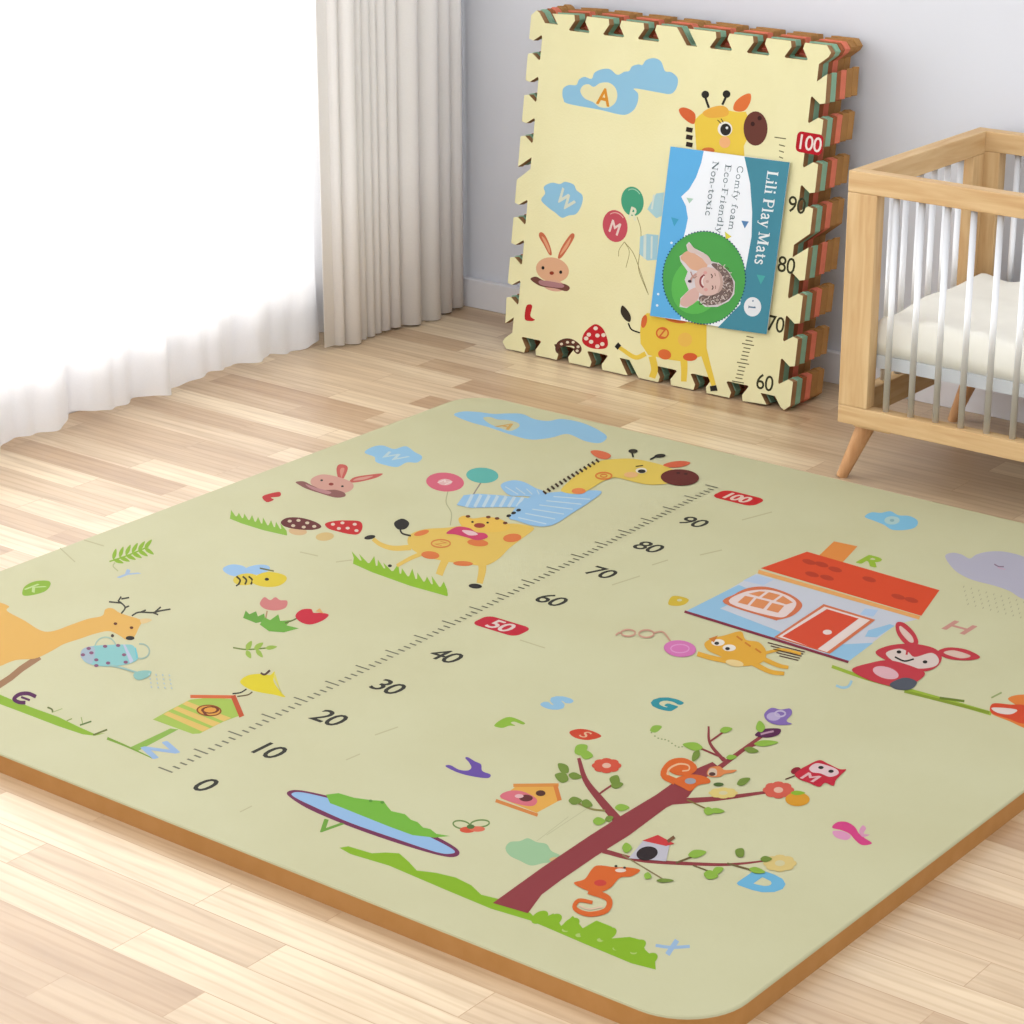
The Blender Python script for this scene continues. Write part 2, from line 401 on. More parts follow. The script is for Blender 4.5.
# clouds
a = A('printed_cloud', (0, 0, 1), label='long blue cloud with an orange letter A')
a.poly([(454, 415), (463, 411.5), (478, 412), (494, 414), (506, 413.5), (522, 414), (534, 419), (548, 421), (560, 419), (575, 421), (588, 425), (600, 431), (607, 437), (600, 443), (585, 441), (568, 434), (554, 437), (546, 438.5), (530, 439.5), (512, 435), (488, 427), (470, 422)], BLUE, True)
a.poly([(483, 418), (490, 417), (498, 419.5), (508, 420), (518, 423), (519, 427), (510, 431), (500, 428), (490, 424)], BG, True)
a.text('A', 507, 426, .034, (222, 175, 95), sx=1, bold=.02); a.done()
a = A('printed_cloud', cA, label='small blue flower shaped cloud with a pale letter')
a.poly([(468, 178), (490, 162), (520, 158), (552, 168), (585, 160), (610, 176), (632, 190), (618, 206), (588, 206), (560, 219), (525, 213), (500, 204), (496, 190)], BLUE, True)
a.text('W', 550, 189, .034, (205, 225, 225), sx=1, bold=.02); a.done()
a = A('printed_cloud', (860, 440, 6.244), label='blue cloud near the far edge')
a.poly([(30, 480), (70, 452), (130, 455), (190, 445), (240, 470), (310, 475), (360, 505), (345, 545), (280, 562), (200, 560), (150, 530), (90, 505)], (140, 205, 235), True)
a.ell(200, 502, 48, 26, (190, 220, 215)); a.ell(200, 502, 14, 9, (150, 190, 190)); a.done()
a = A('printed_cloud', (900, 480, 7.314), label='pale lavender rain cloud at the right edge')
LAV = (196, 192, 206)
a.poly([(330, 560), (380, 532), (450, 545), (510, 575), (560, 545), (640, 525), (740, 522), (840, 540), (930, 570), (1050, 620), (1150, 720), (1180, 850), (1060, 900), (900, 870), (800, 812), (680, 770), (560, 740), (470, 705), (390, 650)], LAV, True)
a.line([(690, 615), (720, 632), (760, 634)], 9, (150, 120, 140)); a.line([(715, 640), (770, 655)], 5, (225, 170, 190), sm=False)
for j in range(5):
    for i in range(9):
        x = 470+i*55+j*8; y = 775+i*14+j*32; a.line([(x, y), (x-8, y+12)], 5, (178, 178, 150), sm=False); a.lay -= .6
a.lay += 1; a.done()

# rabbit with scarf, red L
a = A('printed_rabbit', cA, label='pink rabbit head with a brown scarf')
PK = (222, 168, 150)
a.poly([(396, 258), (388, 228), (395, 212), (415, 214), (420, 226), (408, 252)], (208, 100, 90), True)
a.poly([(402, 250), (398, 232), (402, 222), (411, 224), (404, 246)], (225, 150, 130), True)
a.poly([(425, 262), (440, 248), (490, 240), (520, 238), (500, 250), (450, 262)], (208, 100, 90), True)
a.poly([(436, 258), (450, 250), (492, 244), (470, 254)], (228, 165, 145), True)
a.poly([(320, 250), (350, 240), (395, 248), (430, 262), (436, 278), (415, 292), (370, 296), (335, 282), (315, 266)], PK, True)
a.poly([(272, 262), (295, 260), (320, 272), (350, 284), (385, 284), (410, 292), (412, 303), (385, 306), (345, 295), (305, 282), (285, 272)], (150, 98, 92), True)
a.poly([(300, 268), (330, 278), (372, 290), (360, 296), (318, 282)], (196, 140, 140), True)
a.dots([(346, 257), (405, 274)], 4, BLK); a.ell(373, 268, 7, 4, (150, 60, 50)); a.done()
a = A('printed_letter', cA, label='red letter L'); a.poly([(178, 302), (220, 290), (230, 294), (226, 303), (202, 306), (210, 312), (190, 319)], (205, 60, 60), True); a.done()
# mushrooms and grass
a = A('printed_mushroom', cA, 2, label='brown spotted mushroom'); a.ell(278, 402, 26, 11, (228, 190, 140), 5)
a.poly([(230, 375), (250, 363), (290, 364), (330, 376), (345, 390), (320, 398), (275, 396), (240, 388)], (112, 52, 50), True)
a.dots([(255, 373), (280, 371), (305, 378), (325, 388), (265, 386), (295, 390)], 6, (225, 205, 175), 4); a.done()
a = A('printed_mushroom', cA, 2, label='red spotted mushroom'); a.ell(355, 417, 26, 12, (226, 195, 130), -5)
a.poly([(356, 380), (385, 372), (420, 371), (455, 374), (462, 392), (450, 410), (425, 410), (390, 402), (365, 394)], (208, 48, 48), True)
a.dots([(378, 382), (405, 378), (440, 382), (420, 393), (445, 400), (395, 394)], 6, (240, 215, 195), 4); a.done()
a = A('printed_grass', cA, label='grass tuft left of the mushrooms'); a.grass((85, 366), (248, 412), 30, 9, 6, (150, 195, 70), 3); a.done()
a = A('printed_grass', cA, label='grass tuft under the giraffe'); a.grass((435, 494), (705, 584), 42, 12, 9, (150, 195, 45), 4)
a.dots([(540, 500)], 6, BLK); a.done()

# balloons
a = A('printed_balloons', cA, 3, label='pink and teal balloons'); a.line([(705, 288), (700, 320), (715, 350), (712, 385)], 3, (185, 185, 145))
a.line([(800, 262), (785, 285), (770, 310)], 4, (160, 150, 140))
a.ell(697, 262, 54, 27, (228, 110, 130), 4); a.ell(697, 262, 20, 9, (235, 190, 185)); a.text('M', 697, 262, .022, (250, 225, 215))
a.ell(803, 243, 46, 22, (105, 190, 178), 3); a.done()

# giraffe : body, scarf, neck and head
YEL = (238, 200, 98)
g = A('printed_giraffe', cA, 6, label='tall yellow giraffe wearing a light blue scarf')
g.line([(600, 448), (550, 450), (515, 440), (492, 424)], 16, YEL, 11); g.ell(483, 419, 16, 6, BLK, -10)
g.line([(640, 462), (600, 478), (560, 500)], 13, YEL, 10)
g.line([(700, 480), (690, 500), (680, 526)], 22, YEL, 20); g.line([(800, 470), (803, 510), (795, 550)], 26, YEL, 18)
g.ell(783, 558, 19, 7, BLK, 4)
g.poly([(600, 410), (640, 396), (700, 392), (760, 385), (820, 388), (880, 380), (930, 385), (950, 395), (920, 420), (880, 450), (850, 480), (810, 500), (760, 495), (700, 488), (645, 475), (605, 455), (590, 432)], YEL, True)
g.line([(600, 415), (575, 408), (568, 392)], 5, BLK); g.poly([(552, 378), (575, 366), (595, 378), (585, 395), (562, 396)], BLK, True)
OS = (232, 128, 70)
g.ell(630, 407, 22, 7, OS, -15); g.ell(655, 470, 26, 11, OS, 5); g.ell(748, 494, 28, 7, OS, 2); g.ell(888, 421, 26, 12, OS, -5); g.ell(790, 435, 30, 10, OS, 5)
g.ring(685, 437, 27, 11, 4, (228, 140, 75)); g.text('Z', 685, 437, .018, (228, 140, 75))
# little tiger on the back
TY = (245, 200, 90)
g.poly([(735, 368), (752, 358), (775, 366), (810, 362), (850, 366), (880, 384), (875, 398), (840, 405), (790, 402), (750, 392)], TY, True)
g.dots([(762, 360), (820, 362), (845, 366), (868, 379)], 7, (120, 62, 40), 4); g.ell(795, 386, 16, 7, (170, 70, 55)); g.dots([(775, 376), (818, 378)], 4, BLK)
g.poly([(700, 408), (730, 390), (765, 393), (785, 405), (810, 408), (818, 420), (790, 428), (758, 420), (728, 412)], (215, 70, 110), True)
g.poly([(745, 400), (775, 402), (790, 412), (765, 414)], (240, 200, 200), True)
# scarf
SB, SW = (160, 203, 236), (205, 224, 232)
g.poly([(855, 272), (885, 258), (920, 262), (955, 280), (985, 292), (970, 306), (920, 302), (880, 300)], SB, True)
g.poly([(750, 300), (790, 296), (850, 300), (930, 308), (925, 335), (850, 334), (770, 336), (730, 328)], SB)
for i in range(7): g.line([(775+i*24, 298+i*1.2), (757+i*24, 334)], 9, SW, sm=False); g.lay -= .6
g.lay += 1
g.poly([(918, 316), (975, 296), (1040, 290), (1140, 288), (1110, 318), (1060, 350), (1005, 384), (955, 388), (900, 372), (880, 362)], SB, True)
for i in range(6): g.line([(905+i*20, 364-i*12), (985+i*25, 382-i*14)], 3, SW, sm=False); g.lay -= .6
g.lay += 1
for i in range(4): g.line([(868+i*30, 276+i*3), (905+i*20, 298)], 3, SW, sm=False); g.lay -= .6
g.lay += 1
for q in ((878, 359), (892, 351), (906, 343)): g.ell(q[0], q[1], 7, 4, BLK, -10); g.lay -= .6
g.lay += 1
g.crop(*cF)
g.poly([(90, 262), (130, 215), (190, 165), (250, 135), (330, 125), (400, 125), (470, 138), (540, 158), (590, 190), (560, 225), (500, 235), (440, 232), (370, 215), (320, 205), (270, 220), (220, 250), (170, 275)], (240, 208, 95), True)
g.poly([(215, 95), (240, 88), (285, 98), (303, 112), (285, 126), (245, 120)], (232, 118, 80), True)
g.poly([(525, 152), (560, 138), (610, 134), (642, 142), (610, 158), (560, 162)], (225, 105, 72), True)
g.line([(398, 118), (392, 98)], 7, BLK); g.ell(397, 92, 20, 9, BLK); g.line([(470, 128), (500, 112)], 7, BLK); g.ell(512, 112, 24, 8, BLK, -5)
for i in range(14):
    t = i/13; x = 20+t*225; y = 268-t*135; g.line([(x-7, y-6), (x+7, y+7)], 9, (70, 48, 35), sm=False); g.lay -= .6
g.lay += 1
g.ring(272, 198, 34, 14, 7, (235, 135, 65)); g.ell(165, 263, 30, 13, (240, 140, 80)); g.ring(272, 198, 14, 6, 5, (235, 135, 65))
g.ell(597, 205, 82, 35, (112, 48, 42), 2); g.dots([(590, 186), (622, 190)], 9, (70, 28, 28), 4)
g.ell(432, 176, 24, 12, (245, 235, 215)); g.ell(434, 179, 17, 8, BLK); g.line([(408, 158), (440, 154)], 4, BLK, sm=False); g.ell(388, 194, 30, 12, (245, 190, 130)); g.done()

# bee, tulips, sprigs
a = A('printed_bee', cB, label='yellow bee with blue wings'); a.poly([(600, 132), (622, 120), (655, 124), (670, 140), (650, 152), (618, 148)], (168, 205, 240), True); a.ell(692, 134, 36, 13, (168, 205, 240), -8)
a.ell(662, 160, 34, 16, (235, 210, 80), -5)
for x in (645, 662, 678): a.line([(x-8, 152), (x+2, 162), (x-2, 174)], 5, (70, 60, 30)); a.lay -= .6
a.lay += 1; a.line([(636, 178), (645, 172)], 4, BLK, sm=False)
a.poly([(680, 168), (695, 148), (725, 140), (765, 148), (772, 162), (750, 178), (710, 180)], (236, 210, 60), True); a.ell(719, 160, 6, 4, BLK); a.line([(700, 130), (738, 138)], 4, (120, 120, 70)); a.done()
a = A('printed_tulips', cB, label='two tulips, one pink and one red'); a.line([(715, 270), (720, 245)], 4, (190, 150, 110), sm=False)
a.poly([(700, 226), (712, 208), (728, 216), (742, 208), (755, 216), (774, 218), (770, 236), (745, 244), (715, 240)], (222, 135, 130), True)
a.poly([(655, 264), (662, 244), (672, 254), (690, 246), (695, 260), (712, 252), (715, 272), (690, 278)], (110, 170, 62)); a.poly([(700, 282), (712, 262), (728, 270), (750, 254), (755, 272), (785, 270), (772, 284), (806, 292), (765, 303), (725, 300)], (118, 180, 66))
a.line([(768, 278), (790, 270), (805, 262)], 4, (110, 120, 60)); a.poly([(796, 258), (812, 242), (838, 240), (845, 250), (865, 250), (886, 256), (868, 272), (835, 282), (808, 274)], (212, 42, 62), True)
a.poly([(850, 246), (862, 238), (872, 252)], (235, 180, 110)); a.done()
a = A('printed_sprig', cB, label='small green leafy twig right of the bird house'); a.line([(628, 344), (665, 349), (720, 345)], 4, (120, 140, 60))
for q in ((664, 350, 28, 14, -60), (664, 352, 24, 13, 60), (685, 348, 30, 13, -35), (690, 349, 28, 12, 50), (715, 346, 32, 11, -8)): a.leaf(*q, (165, 195, 80))
a.done()
a = A('printed_sprig', cB, label='green fern leaf above the blue letter'); a.line([(295, 112), (345, 95), (400, 72)], 4, GRN)
for i in range(6):
    x, y = 305+i*17, 106-i*6; a.leaf(x, y, 30, 10, -75+i*5, GRN); a.leaf(x, y, 30, 10, 20+i*3, GRN)
a.line([(310, 115), (305, 125), (318, 138)], 3, (190, 195, 140)); a.done()
a = A('printed_letter', cB, label='pale blue letter Y'); a.text('Y', 340, 147, .036, (178, 200, 225), bold=.02); a.done()
a = A('printed_leaf', cB, label='green leaf with the letter K'); a.poly([(60, 195), (68, 178), (95, 165), (130, 164), (136, 175), (122, 192), (90, 202), (65, 204)], (150, 190, 60), True); a.text('K', 97, 184, .030, (205, 225, 150), bold=.01); a.done()

# deer
a = A('printed_deer', cW, label='orange deer looking over a watering can'); DE = (240, 188, 98)
a.line([(-40, 735), (60, 670), (120, 620), (225, 550)], 36, (172, 128, 92), sm=False)
a.poly([(-150, 300), (-40, 240), (50, 262), (40, 290), (140, 345), (230, 400), (300, 405), (400, 370), (500, 335), (580, 318), (600, 280), (640, 275), (680, 300), (740, 320), (790, 335), (808, 350), (790, 385), (762, 440), (720, 455), (680, 430), (620, 405), (540, 420), (450, 450), (360, 480), (290, 520), (200, 560), (90, 570), (0, 605), (-80, 640), (-150, 600)], DE, True)
for L_ in ([(690, 305), (712, 272), (690, 245), (672, 235)], [(672, 235), (690, 208)], [(690, 245), (620, 238)], [(690, 222), (735, 214)], [(710, 272), (735, 262)], [(750, 318), (790, 298), (870, 300), (910, 290), (970, 280)], [(800, 298), (830, 285)], [(880, 298), (915, 268)], [(870, 300), (900, 312)]): a.line(L_, 9, (70, 68, 55))
a.poly([(800, 338), (840, 334), (865, 342), (835, 358), (805, 362)], (242, 210, 150), True); a.dots([(657, 363), (748, 386)], 11, (110, 62, 40), 8); a.ell(740, 445, 25, 12, BLK); a.ell(640, 432, 9, 9, (90, 70, 60)); a.done()
a = A('printed_watering_can', cW, 40, label='teal spotted watering can spraying water'); TL = (150, 208, 205)
a.ring(600, 500, 60, 60, 8, (178, 205, 185), 0, 180, 350); a.ring(800, 520, 50, 42, 9, (175, 198, 180), 0, -100, 110)
a.poly([(458, 535), (475, 505), (530, 490), (620, 484), (700, 482), (760, 490), (785, 560), (740, 590), (660, 604), (580, 606), (500, 590), (465, 560)], TL, True)
a.poly([(458, 535), (475, 505), (530, 492), (540, 530), (520, 592), (470, 565)], (178, 195, 205), True); a.poly([(700, 482), (712, 482), (760, 575), (740, 590)], (200, 205, 225)); a.line([(770, 500), (780, 560)], 8, (120, 205, 215))
a.dots([(505, 505), (520, 530), (472, 541), (598, 493), (672, 488), (548, 570), (615, 588), (706, 541), (548, 602), (715, 583)], 13, (150, 95, 125), 9)
a.line([(620, 600), (690, 615), (780, 642)], 11, (165, 200, 190)); a.poly([(760, 650), (800, 632), (860, 634), (845, 665), (800, 684), (770, 678)], (150, 200, 190), True)
for j in range(4):
    for i in range(4): a.ell(850+j*38+i*4, 665+i*24+j*2-12, 7, 4, (190, 210, 212), 60, 8); a.lay -= .6
a.lay += 1; a.done()
a = A('printed_letter', cW, 12, label='dark purple letter E'); a.line([(205, 778), (160, 760), (110, 765), (80, 792), (110, 810), (145, 812)], 22, (92, 28, 85)); a.line([(120, 780), (170, 798)], 13, (92, 28, 85), sm=False); a.done()
a = A('printed_grass', cW, 4, label='curved grass strip below the deer'); a.poly([(-60, 750), (0, 766), (80, 800), (200, 846), (330, 892), (450, 950), (540, 990), (600, 985), (540, 1000), (470, 992), (330, 945), (160, 880), (0, 820), (-60, 800)], GRN, False)
a.line([(270, 838), (295, 850), (300, 868)], 10, (110, 120, 60)); a.line([(455, 940), (520, 918)], 9, (100, 125, 60)); a.line([(530, 996), (610, 965)], 10, (110, 120, 50)); a.line([(380, 915), (410, 903)], 6, (140, 160, 70)); a.line([(300, 866), (355, 846)], 5, (170, 190, 120)); a.line([(470, 930), (462, 895)], 5, (150, 175, 90)); a.done()

# bird house with chick
a = A('printed_bird_house', cG, label='striped green bird house on a post with the letter Q')
a.poly([(-45, 0), (45, 628), (215, 548), (250, 552), (75, 645)][1:], (150, 190, 80)); a.line([(-55, 590), (30, 625), (140, 676)], 12, (130, 170, 50), 4)
a.poly([(140, 510), (215, 468), (300, 425), (400, 415), (485, 425), (520, 490), (440, 520), (340, 570), (310, 572), (235, 545)], (178, 205, 90))
for o_ in (0, 1, 2): a.poly([(185+o_*40, 488-o_*22), (205+o_*40, 476-o_*22), (385+o_*45, 548-o_*22), (352+o_*45, 562-o_*22)], (238, 200, 110)); a.lay -= .6
a.lay += 1
a.line([(300, 412), (400, 413), (482, 414)], 14, (228, 112, 62), sm=False); a.line([(482, 408), (520, 498)], 22, (205, 88, 48), sm=False)
a.ell(380, 472, 54, 25, (150, 78, 30), 3); a.ell(380, 472, 47, 20, (240, 170, 70), 3); a.text('Q', 380, 472, .025, (125, 60, 30), bold=.01); a.done()
a = A('printed_chick', cG, 4, label='yellow chick standing on the bird house'); a.line([(480, 400), (515, 395), (540, 380)], 6, BLK); a.line([(500, 412), (545, 405), (565, 392)], 6, (110, 90, 50))
a.poly([(512, 350), (545, 322), (600, 315), (640, 320), (660, 305), (655, 345), (680, 385), (705, 415), (660, 405), (600, 395), (550, 380)], (236, 216, 45), True); a.poly([(655, 330), (662, 312), (690, 400), (702, 416)], (236, 225, 110)); a.line([(600, 312), (618, 318), (640, 300)], 9, (90, 60, 50)); a.done()
a = A('printed_letter', cG, label='pale blue letter N below the bird house'); a.text('N', 172, 640, .042, (165, 195, 230), ang=70, bold=.03); a.done()

# pond, crocodile and surroundings
a = A('printed_pond', cC, label='blue pond with a green crocodile'); 
a.poly([(18, 262), (45, 256), (110, 268), (200, 290), (300, 330), (400, 375), (455, 408), (452, 426), (410, 424), (300, 392), (180, 350), (80, 308), (30, 278)], (125, 50, 88), True)
a.poly([(30, 265), (55, 262), (120, 276), (205, 300), (300, 338), (395, 382), (445, 410), (438, 419), (400, 415), (300, 382), (180, 340), (85, 298), (40, 276)], (160, 198, 236), True)
a.poly([(118, 268), (150, 264), (190, 276), (235, 282), (265, 284), (275, 298), (285, 310), (320, 318), (335, 332), (352, 338), (366, 352), (385, 356), (400, 368), (435, 374), (395, 378), (340, 372), (280, 350), (230, 330), (160, 302), (128, 290)], (125, 190, 62)); a.dots([(232, 284), (262, 288)], 5, (90, 150, 50)); a.done()
a = A('printed_letter', cC, label='green letter V beside the pond'); a.text('V', 122, 350, .034, (118, 170, 62), ang=10, bold=.02); a.done()
a = A('printed_butterfly', cC, label='small butterfly beside the pond')
for q in ((465, 345, 22, 10, 10), (512, 342, 24, 9, -5)): a.ring(q[0], q[1], q[2], q[3], 4, (120, 150, 80), q[4])
a.ell(480, 358, 20, 8, (225, 90, 60)); a.ell(505, 356, 20, 7, (235, 120, 90)); a.ell(488, 350, 10, 6, (90, 120, 60)); a.done()
a = A('printed_grass', cC, 3, label='wavy green hills under the tree')
a.poly([(152, 404), (175, 400), (235, 418), (270, 416), (305, 418), (330, 440), (350, 462), (400, 468), (450, 480), (490, 500), (515, 524), (560, 535), (640, 570), (660, 590), (700, 572), (720, 604), (750, 578), (775, 610), (810, 590), (850, 606), (850, 636), (895, 632), (925, 640), (935, 665), (960, 688), (962, 716), (900, 700), (780, 650), (640, 590), (540, 560), (420, 510), (280, 450), (180, 420)], (145, 190, 35))
a.dots([(690, 598), (765, 628), (820, 640), (860, 662), (905, 672), (730, 615)], 9, (190, 210, 120), 5)
for x, y in ((665, 582), (700, 590), (745, 600), (790, 618), (840, 625), (875, 650), (915, 656), (945, 690)): a.ell(x, y, 24, 14, (145, 190, 35), -30); a.lay -= .6
a.lay += 1; a.done()
a = A('printed_letter', (640, 880, 5.12), label='pale blue letter X near the front edge'); a.line([(80, 335), (160, 345), (255, 340)], 16, (165, 195, 225)); a.line([(190, 308), (165, 345), (140, 382)], 26, (165, 195, 225), sm=False); a.done()

# the tree
BR = (152, 62, 66); LF = (150, 190, 75)
a = A('printed_tree', cE, 10, label='brown tree with leafy branches')
a.line([(415, 350), (500, 370), (640, 378), (700, 376), (750, 370)], 10, BR, 3); a.line([(545, 250), (650, 243), (750, 230)], 13, BR, 6)
a.line([(455, 298), (410, 245), (380, 205), (366, 160)], 20, BR, 7)
a.line([(640, 190), (700, 145), (755, 105)], 11, BR, 6); a.line([(663, 165), (635, 130), (632, 95)], 8, BR, 4); a.line([(668, 168), (660, 160)], 8, BR)
a.poly([(190, 457), (290, 385), (390, 318), (450, 280), (525, 235), (560, 210), (600, 185), (640, 168), (655, 180), (610, 212), (590, 240), (545, 262), (470, 318), (400, 362), (330, 410), (290, 440), (262, 478)], BR, False)
a.line([(455, 358), (500, 385), (545, 412)], 3, (150, 130, 90))
a.line([(400, 240), (420, 225), (440, 212)], 4, BR); a.line([(350, 193), (376, 198)], 4, BR, sm=False); a.line([(360, 250), (390, 264), (420, 268)], 4, (150, 140, 80)); a.line([(692, 148), (730, 132)], 4, BR, sm=False); a.line([(652, 156), (610, 138)], 4, BR, sm=False); a.line([(634, 127), (665, 105)], 4, BR, sm=False)
a.line([(565, 375), (600, 362)], 4, (120, 100, 60), sm=False); a.line([(670, 376), (720, 390)], 4, (120, 100, 60), sm=False); a.line([(600, 380), (640, 395)], 3, (120, 100, 60), sm=False); a.line([(588, 246), (635, 268)], 3, (140, 120, 60), sm=False)
for q in ((358, 150, 30, 22, -30), (370, 152, 26, 18, 10), (345, 205, 30, 20, -160), (345, 190, 28, 18, -140), (345, 195, 28, 14, 10), (435, 215, 22, 22, -60), (432, 218, 26, 14, -10), (345, 248, 28, 16, 0), (372, 250, 24, 16, 20), (440, 262, 30, 14, 0), (395, 290, 26, 16, 0), (420, 288, 18, 12, -20),
          (620, 140, 42, 16, 190), (612, 145, 26, 14, 120), (655, 105, 26, 12, -10), (725, 132, 50, 12, -4), (705, 142, 30, 12, 10), (740, 108, 24, 18, -100), (690, 215, 30, 14, -25), (668, 160, 22, 10, -5),
          (622, 268, 22, 16, 10), (635, 268, 30, 11, 4), (590, 360, 38, 16, -10), (690, 362, 20, 20, -50), (715, 388, 34, 12, 12), (622, 398, 30, 18, 10), (640, 395, 24, 14, -20), (738, 368, 24, 12, 0), (455, 345, 20, 20, 0), (525, 412, 36, 8, 0), (500, 400, 16, 14, 20)):
    a.leaf(*q, (150, 190, 70) if int(q[0]) % 3 else (125, 150, 60))
a.done()
def flower(name, crop, x, y, rx, ry, c, cc, label, t=None, base=60):
    a = A(name, crop, base, label=label)
    for i in range(8): a.ell(x+rx*.62*math.cos(i*PI/4), y+ry*.62*math.sin(i*PI/4), rx*.4, ry*.42, c, n=12); a.lay -= .6
    a.lay += 1; a.ell(x, y, rx*.6, ry*.6, c); a.ell(x, y, rx*.3, ry*.35, cc); a.done()
flower('printed_flower', cE, 423, 176, 30, 15, (222, 88, 62), (240, 190, 165), 'red flower on the left branch')
flower('printed_flower', cE, 775, 226, 32, 17, (222, 98, 78), (240, 190, 165), 'red flower beside the red owl')
flower('printed_flower', cE, 778, 376, 34, 17, (232, 205, 130), (222, 212, 165), 'pale yellow flower at the end of the lower branch')
flower('printed_flower', cE, 662, 232, 30, 11, (235, 210, 125), (222, 212, 165), 'pale yellow flower behind the squirrel', base=56)
a = A('printed_apple', cE, 62, label='orange fruit under the red flower'); a.ell(814, 245, 25, 14, (228, 160, 42)); a.leaf(800, 232, 30, 9, 0, GRN); a.done()
a = A('printed_petal', cE, label='red petal with the letter S'); a.poly([(347, 106), (370, 100), (398, 106), (412, 116), (385, 123), (358, 118)], (215, 72, 42), True); a.text('S', 380, 112, .02, (240, 190, 150), bold=.01); a.done()
a = A('printed_letter', cE, label='pale blue letter S above the tree'); a.text('S', 322, 47, .040, (155, 200, 228), bold=.085, sx=1.2); a.done()
a = A('printed_letter', cE, label='teal letter G'); a.text('G', 544, 48, .038, (52, 152, 162), bold=.06, sx=1.1); a.done()
a = A('printed_letter', cE, label='green letter F'); a.crop(380, 640, 5.69); a.poly([(650, 487), (675, 462), (720, 440), (760, 442), (822, 470), (812, 481), (765, 465), (745, 472), (770, 488), (735, 488), (700, 500), (670, 497)], (150, 192, 60), True); a.done()
a = A('printed_letter', cE, label='light blue letter D'); a.text('D', 746, 415, .042, (118, 190, 225), bold=.09, sx=1.15); a.done()
a = A('printed_bird', cE, label='purple bird left of the tree'); a.crop(380, 640, 5.69); a.poly([(372, 718), (400, 712), (450, 738), (500, 742), (520, 725), (505, 695), (485, 672), (500, 667), (540, 690), (575, 708), (582, 745), (628, 765), (618, 785), (560, 782), (480, 766), (420, 745)], (112, 82, 168), True); a.done()
a = A('printed_bird_house', cE, label='orange bird house with a pink bird')
a.poly([(205, 242), (240, 216), (322, 216), (328, 246), (280, 272)], (240, 178, 80)); a.line([(232, 216), (325, 215)], 7, (228, 150, 70), sm=False); a.line([(318, 215), (327, 247)], 9, (225, 132, 60), sm=False); a.line([(196, 247), (282, 277)], 7, (225, 140, 70), sm=False)
a.poly([(205, 240), (220, 228), (250, 228), (280, 244), (272, 258), (240, 254)], (228, 118, 130), True); a.ell(288, 232, 10, 6, (90, 50, 40)); a.ell(258, 242, 14, 7, (110, 50, 50)); a.ell(244, 238, 9, 4, (240, 190, 190)); a.done()
a = A('printed_bush', cE, 2, label='pale green bush left of the trunk'); a.poly([(216, 345), (225, 332), (245, 330), (262, 324), (280, 332), (300, 336), (310, 350), (328, 360), (312, 372), (290, 376), (268, 380), (245, 370), (225, 360)], (168, 205, 158), True)
a.line([(345, 280), (280, 330)], 1.3, (200, 200, 160), sm=False); a.line([(300, 318), (385, 262)], 1.3, (200, 200, 160), sm=False); a.ell(318, 368, 12, 5, (225, 190, 130)); a.done()
# squirrels, cat, owls
OR = (228, 108, 42)
a = A('printed_squirrel', cH, 70, label='orange squirrel with a curled tail on the trunk')
a.line([(150, 350), (100, 320), (130, 270), (190, 260), (235, 290), (205, 320)], 30, OR, 14); a.ell(178, 292, 58, 32, OR); a.line([(118, 322), (125, 295), (165, 275), (205, 280), (208, 300), (180, 305)], 9, (248, 196, 150), 5)
a.poly([(140, 350), (180, 325), (240, 320), (290, 335), (298, 355), (250, 365), (215, 390), (180, 375)], OR, True); a.ell(215, 348, 24, 13, (165, 165, 170))
a.poly([(285, 315), (300, 290), (340, 285), (360, 300), (412, 300), (395, 312), (360, 318), (340, 330), (300, 330)], (230, 140, 80), True); a.poly([(290, 320), (300, 295), (325, 298), (325, 325)], (225, 200, 175), True); a.ell(308, 318, 14, 8, (90, 55, 45)); a.ell(335, 362, 22, 8, (85, 110, 50)); a.done()
a = A('printed_squirrel', cC, 70, label='orange squirrel hanging below the branch')
a.poly([(752, 495), (780, 485), (798, 460), (815, 450), (860, 455), (890, 455), (922, 462), (900, 478), (870, 482), (845, 508), (812, 520), (780, 512)], OR, True)
a.line([(790, 515), (840, 535), (835, 565), (790, 575), (755, 560), (765, 540), (800, 545)], 17, OR, 9); a.line([(765, 552), (790, 562), (825, 556)], 4, (245, 210, 180)); a.ell(820, 495, 16, 8, (215, 70, 60)); a.ell(872, 463, 14, 5, (240, 220, 200)); a.dots([(860, 452), (882, 456)], 4, BLK); a.done()
a = A('printed_owl', cH, 66, label='purple owl at the top of the tree'); a.poly([(530, 62), (560, 35), (600, 42), (640, 38), (648, 60), (625, 90), (648, 104), (590, 108), (545, 92)], (140, 112, 180), True); a.ell(570, 72, 30, 18, (195, 178, 212)); a.ring(598, 60, 22, 12, 7, (205, 190, 215)); a.done()
a = A('printed_leaf', cH, 66, label='dark purple leaf under the purple owl'); a.poly([(490, 152), (520, 128), (560, 122), (600, 126), (590, 150), (540, 162)], (95, 38, 78), True); a.line([(515, 148), (545, 140), (570, 135)], 8, (195, 150, 170)); a.done()
a = A('printed_owl', cH, 68, label='red owl at the end of the upper branch'); a.line([(620, 340), (660, 325)], 5, (110, 60, 50), sm=False); a.ell(665, 303, 22, 14, (150, 30, 48), -20)
a.poly([(680, 300), (715, 280), (765, 258), (800, 272), (850, 296), (880, 298), (858, 320), (835, 345), (825, 368), (790, 355), (765, 372), (720, 355), (680, 340), (660, 320)], (205, 38, 60), True)
a.poly([(722, 292), (750, 272), (790, 278), (840, 298), (845, 318), (810, 330), (770, 315), (735, 310)], (238, 205, 205), True); a.dots([(772, 290), (815, 306)], 12, BLK, 7); a.text('M', 728, 332, .022, (240, 190, 190), bold=.02); a.done()
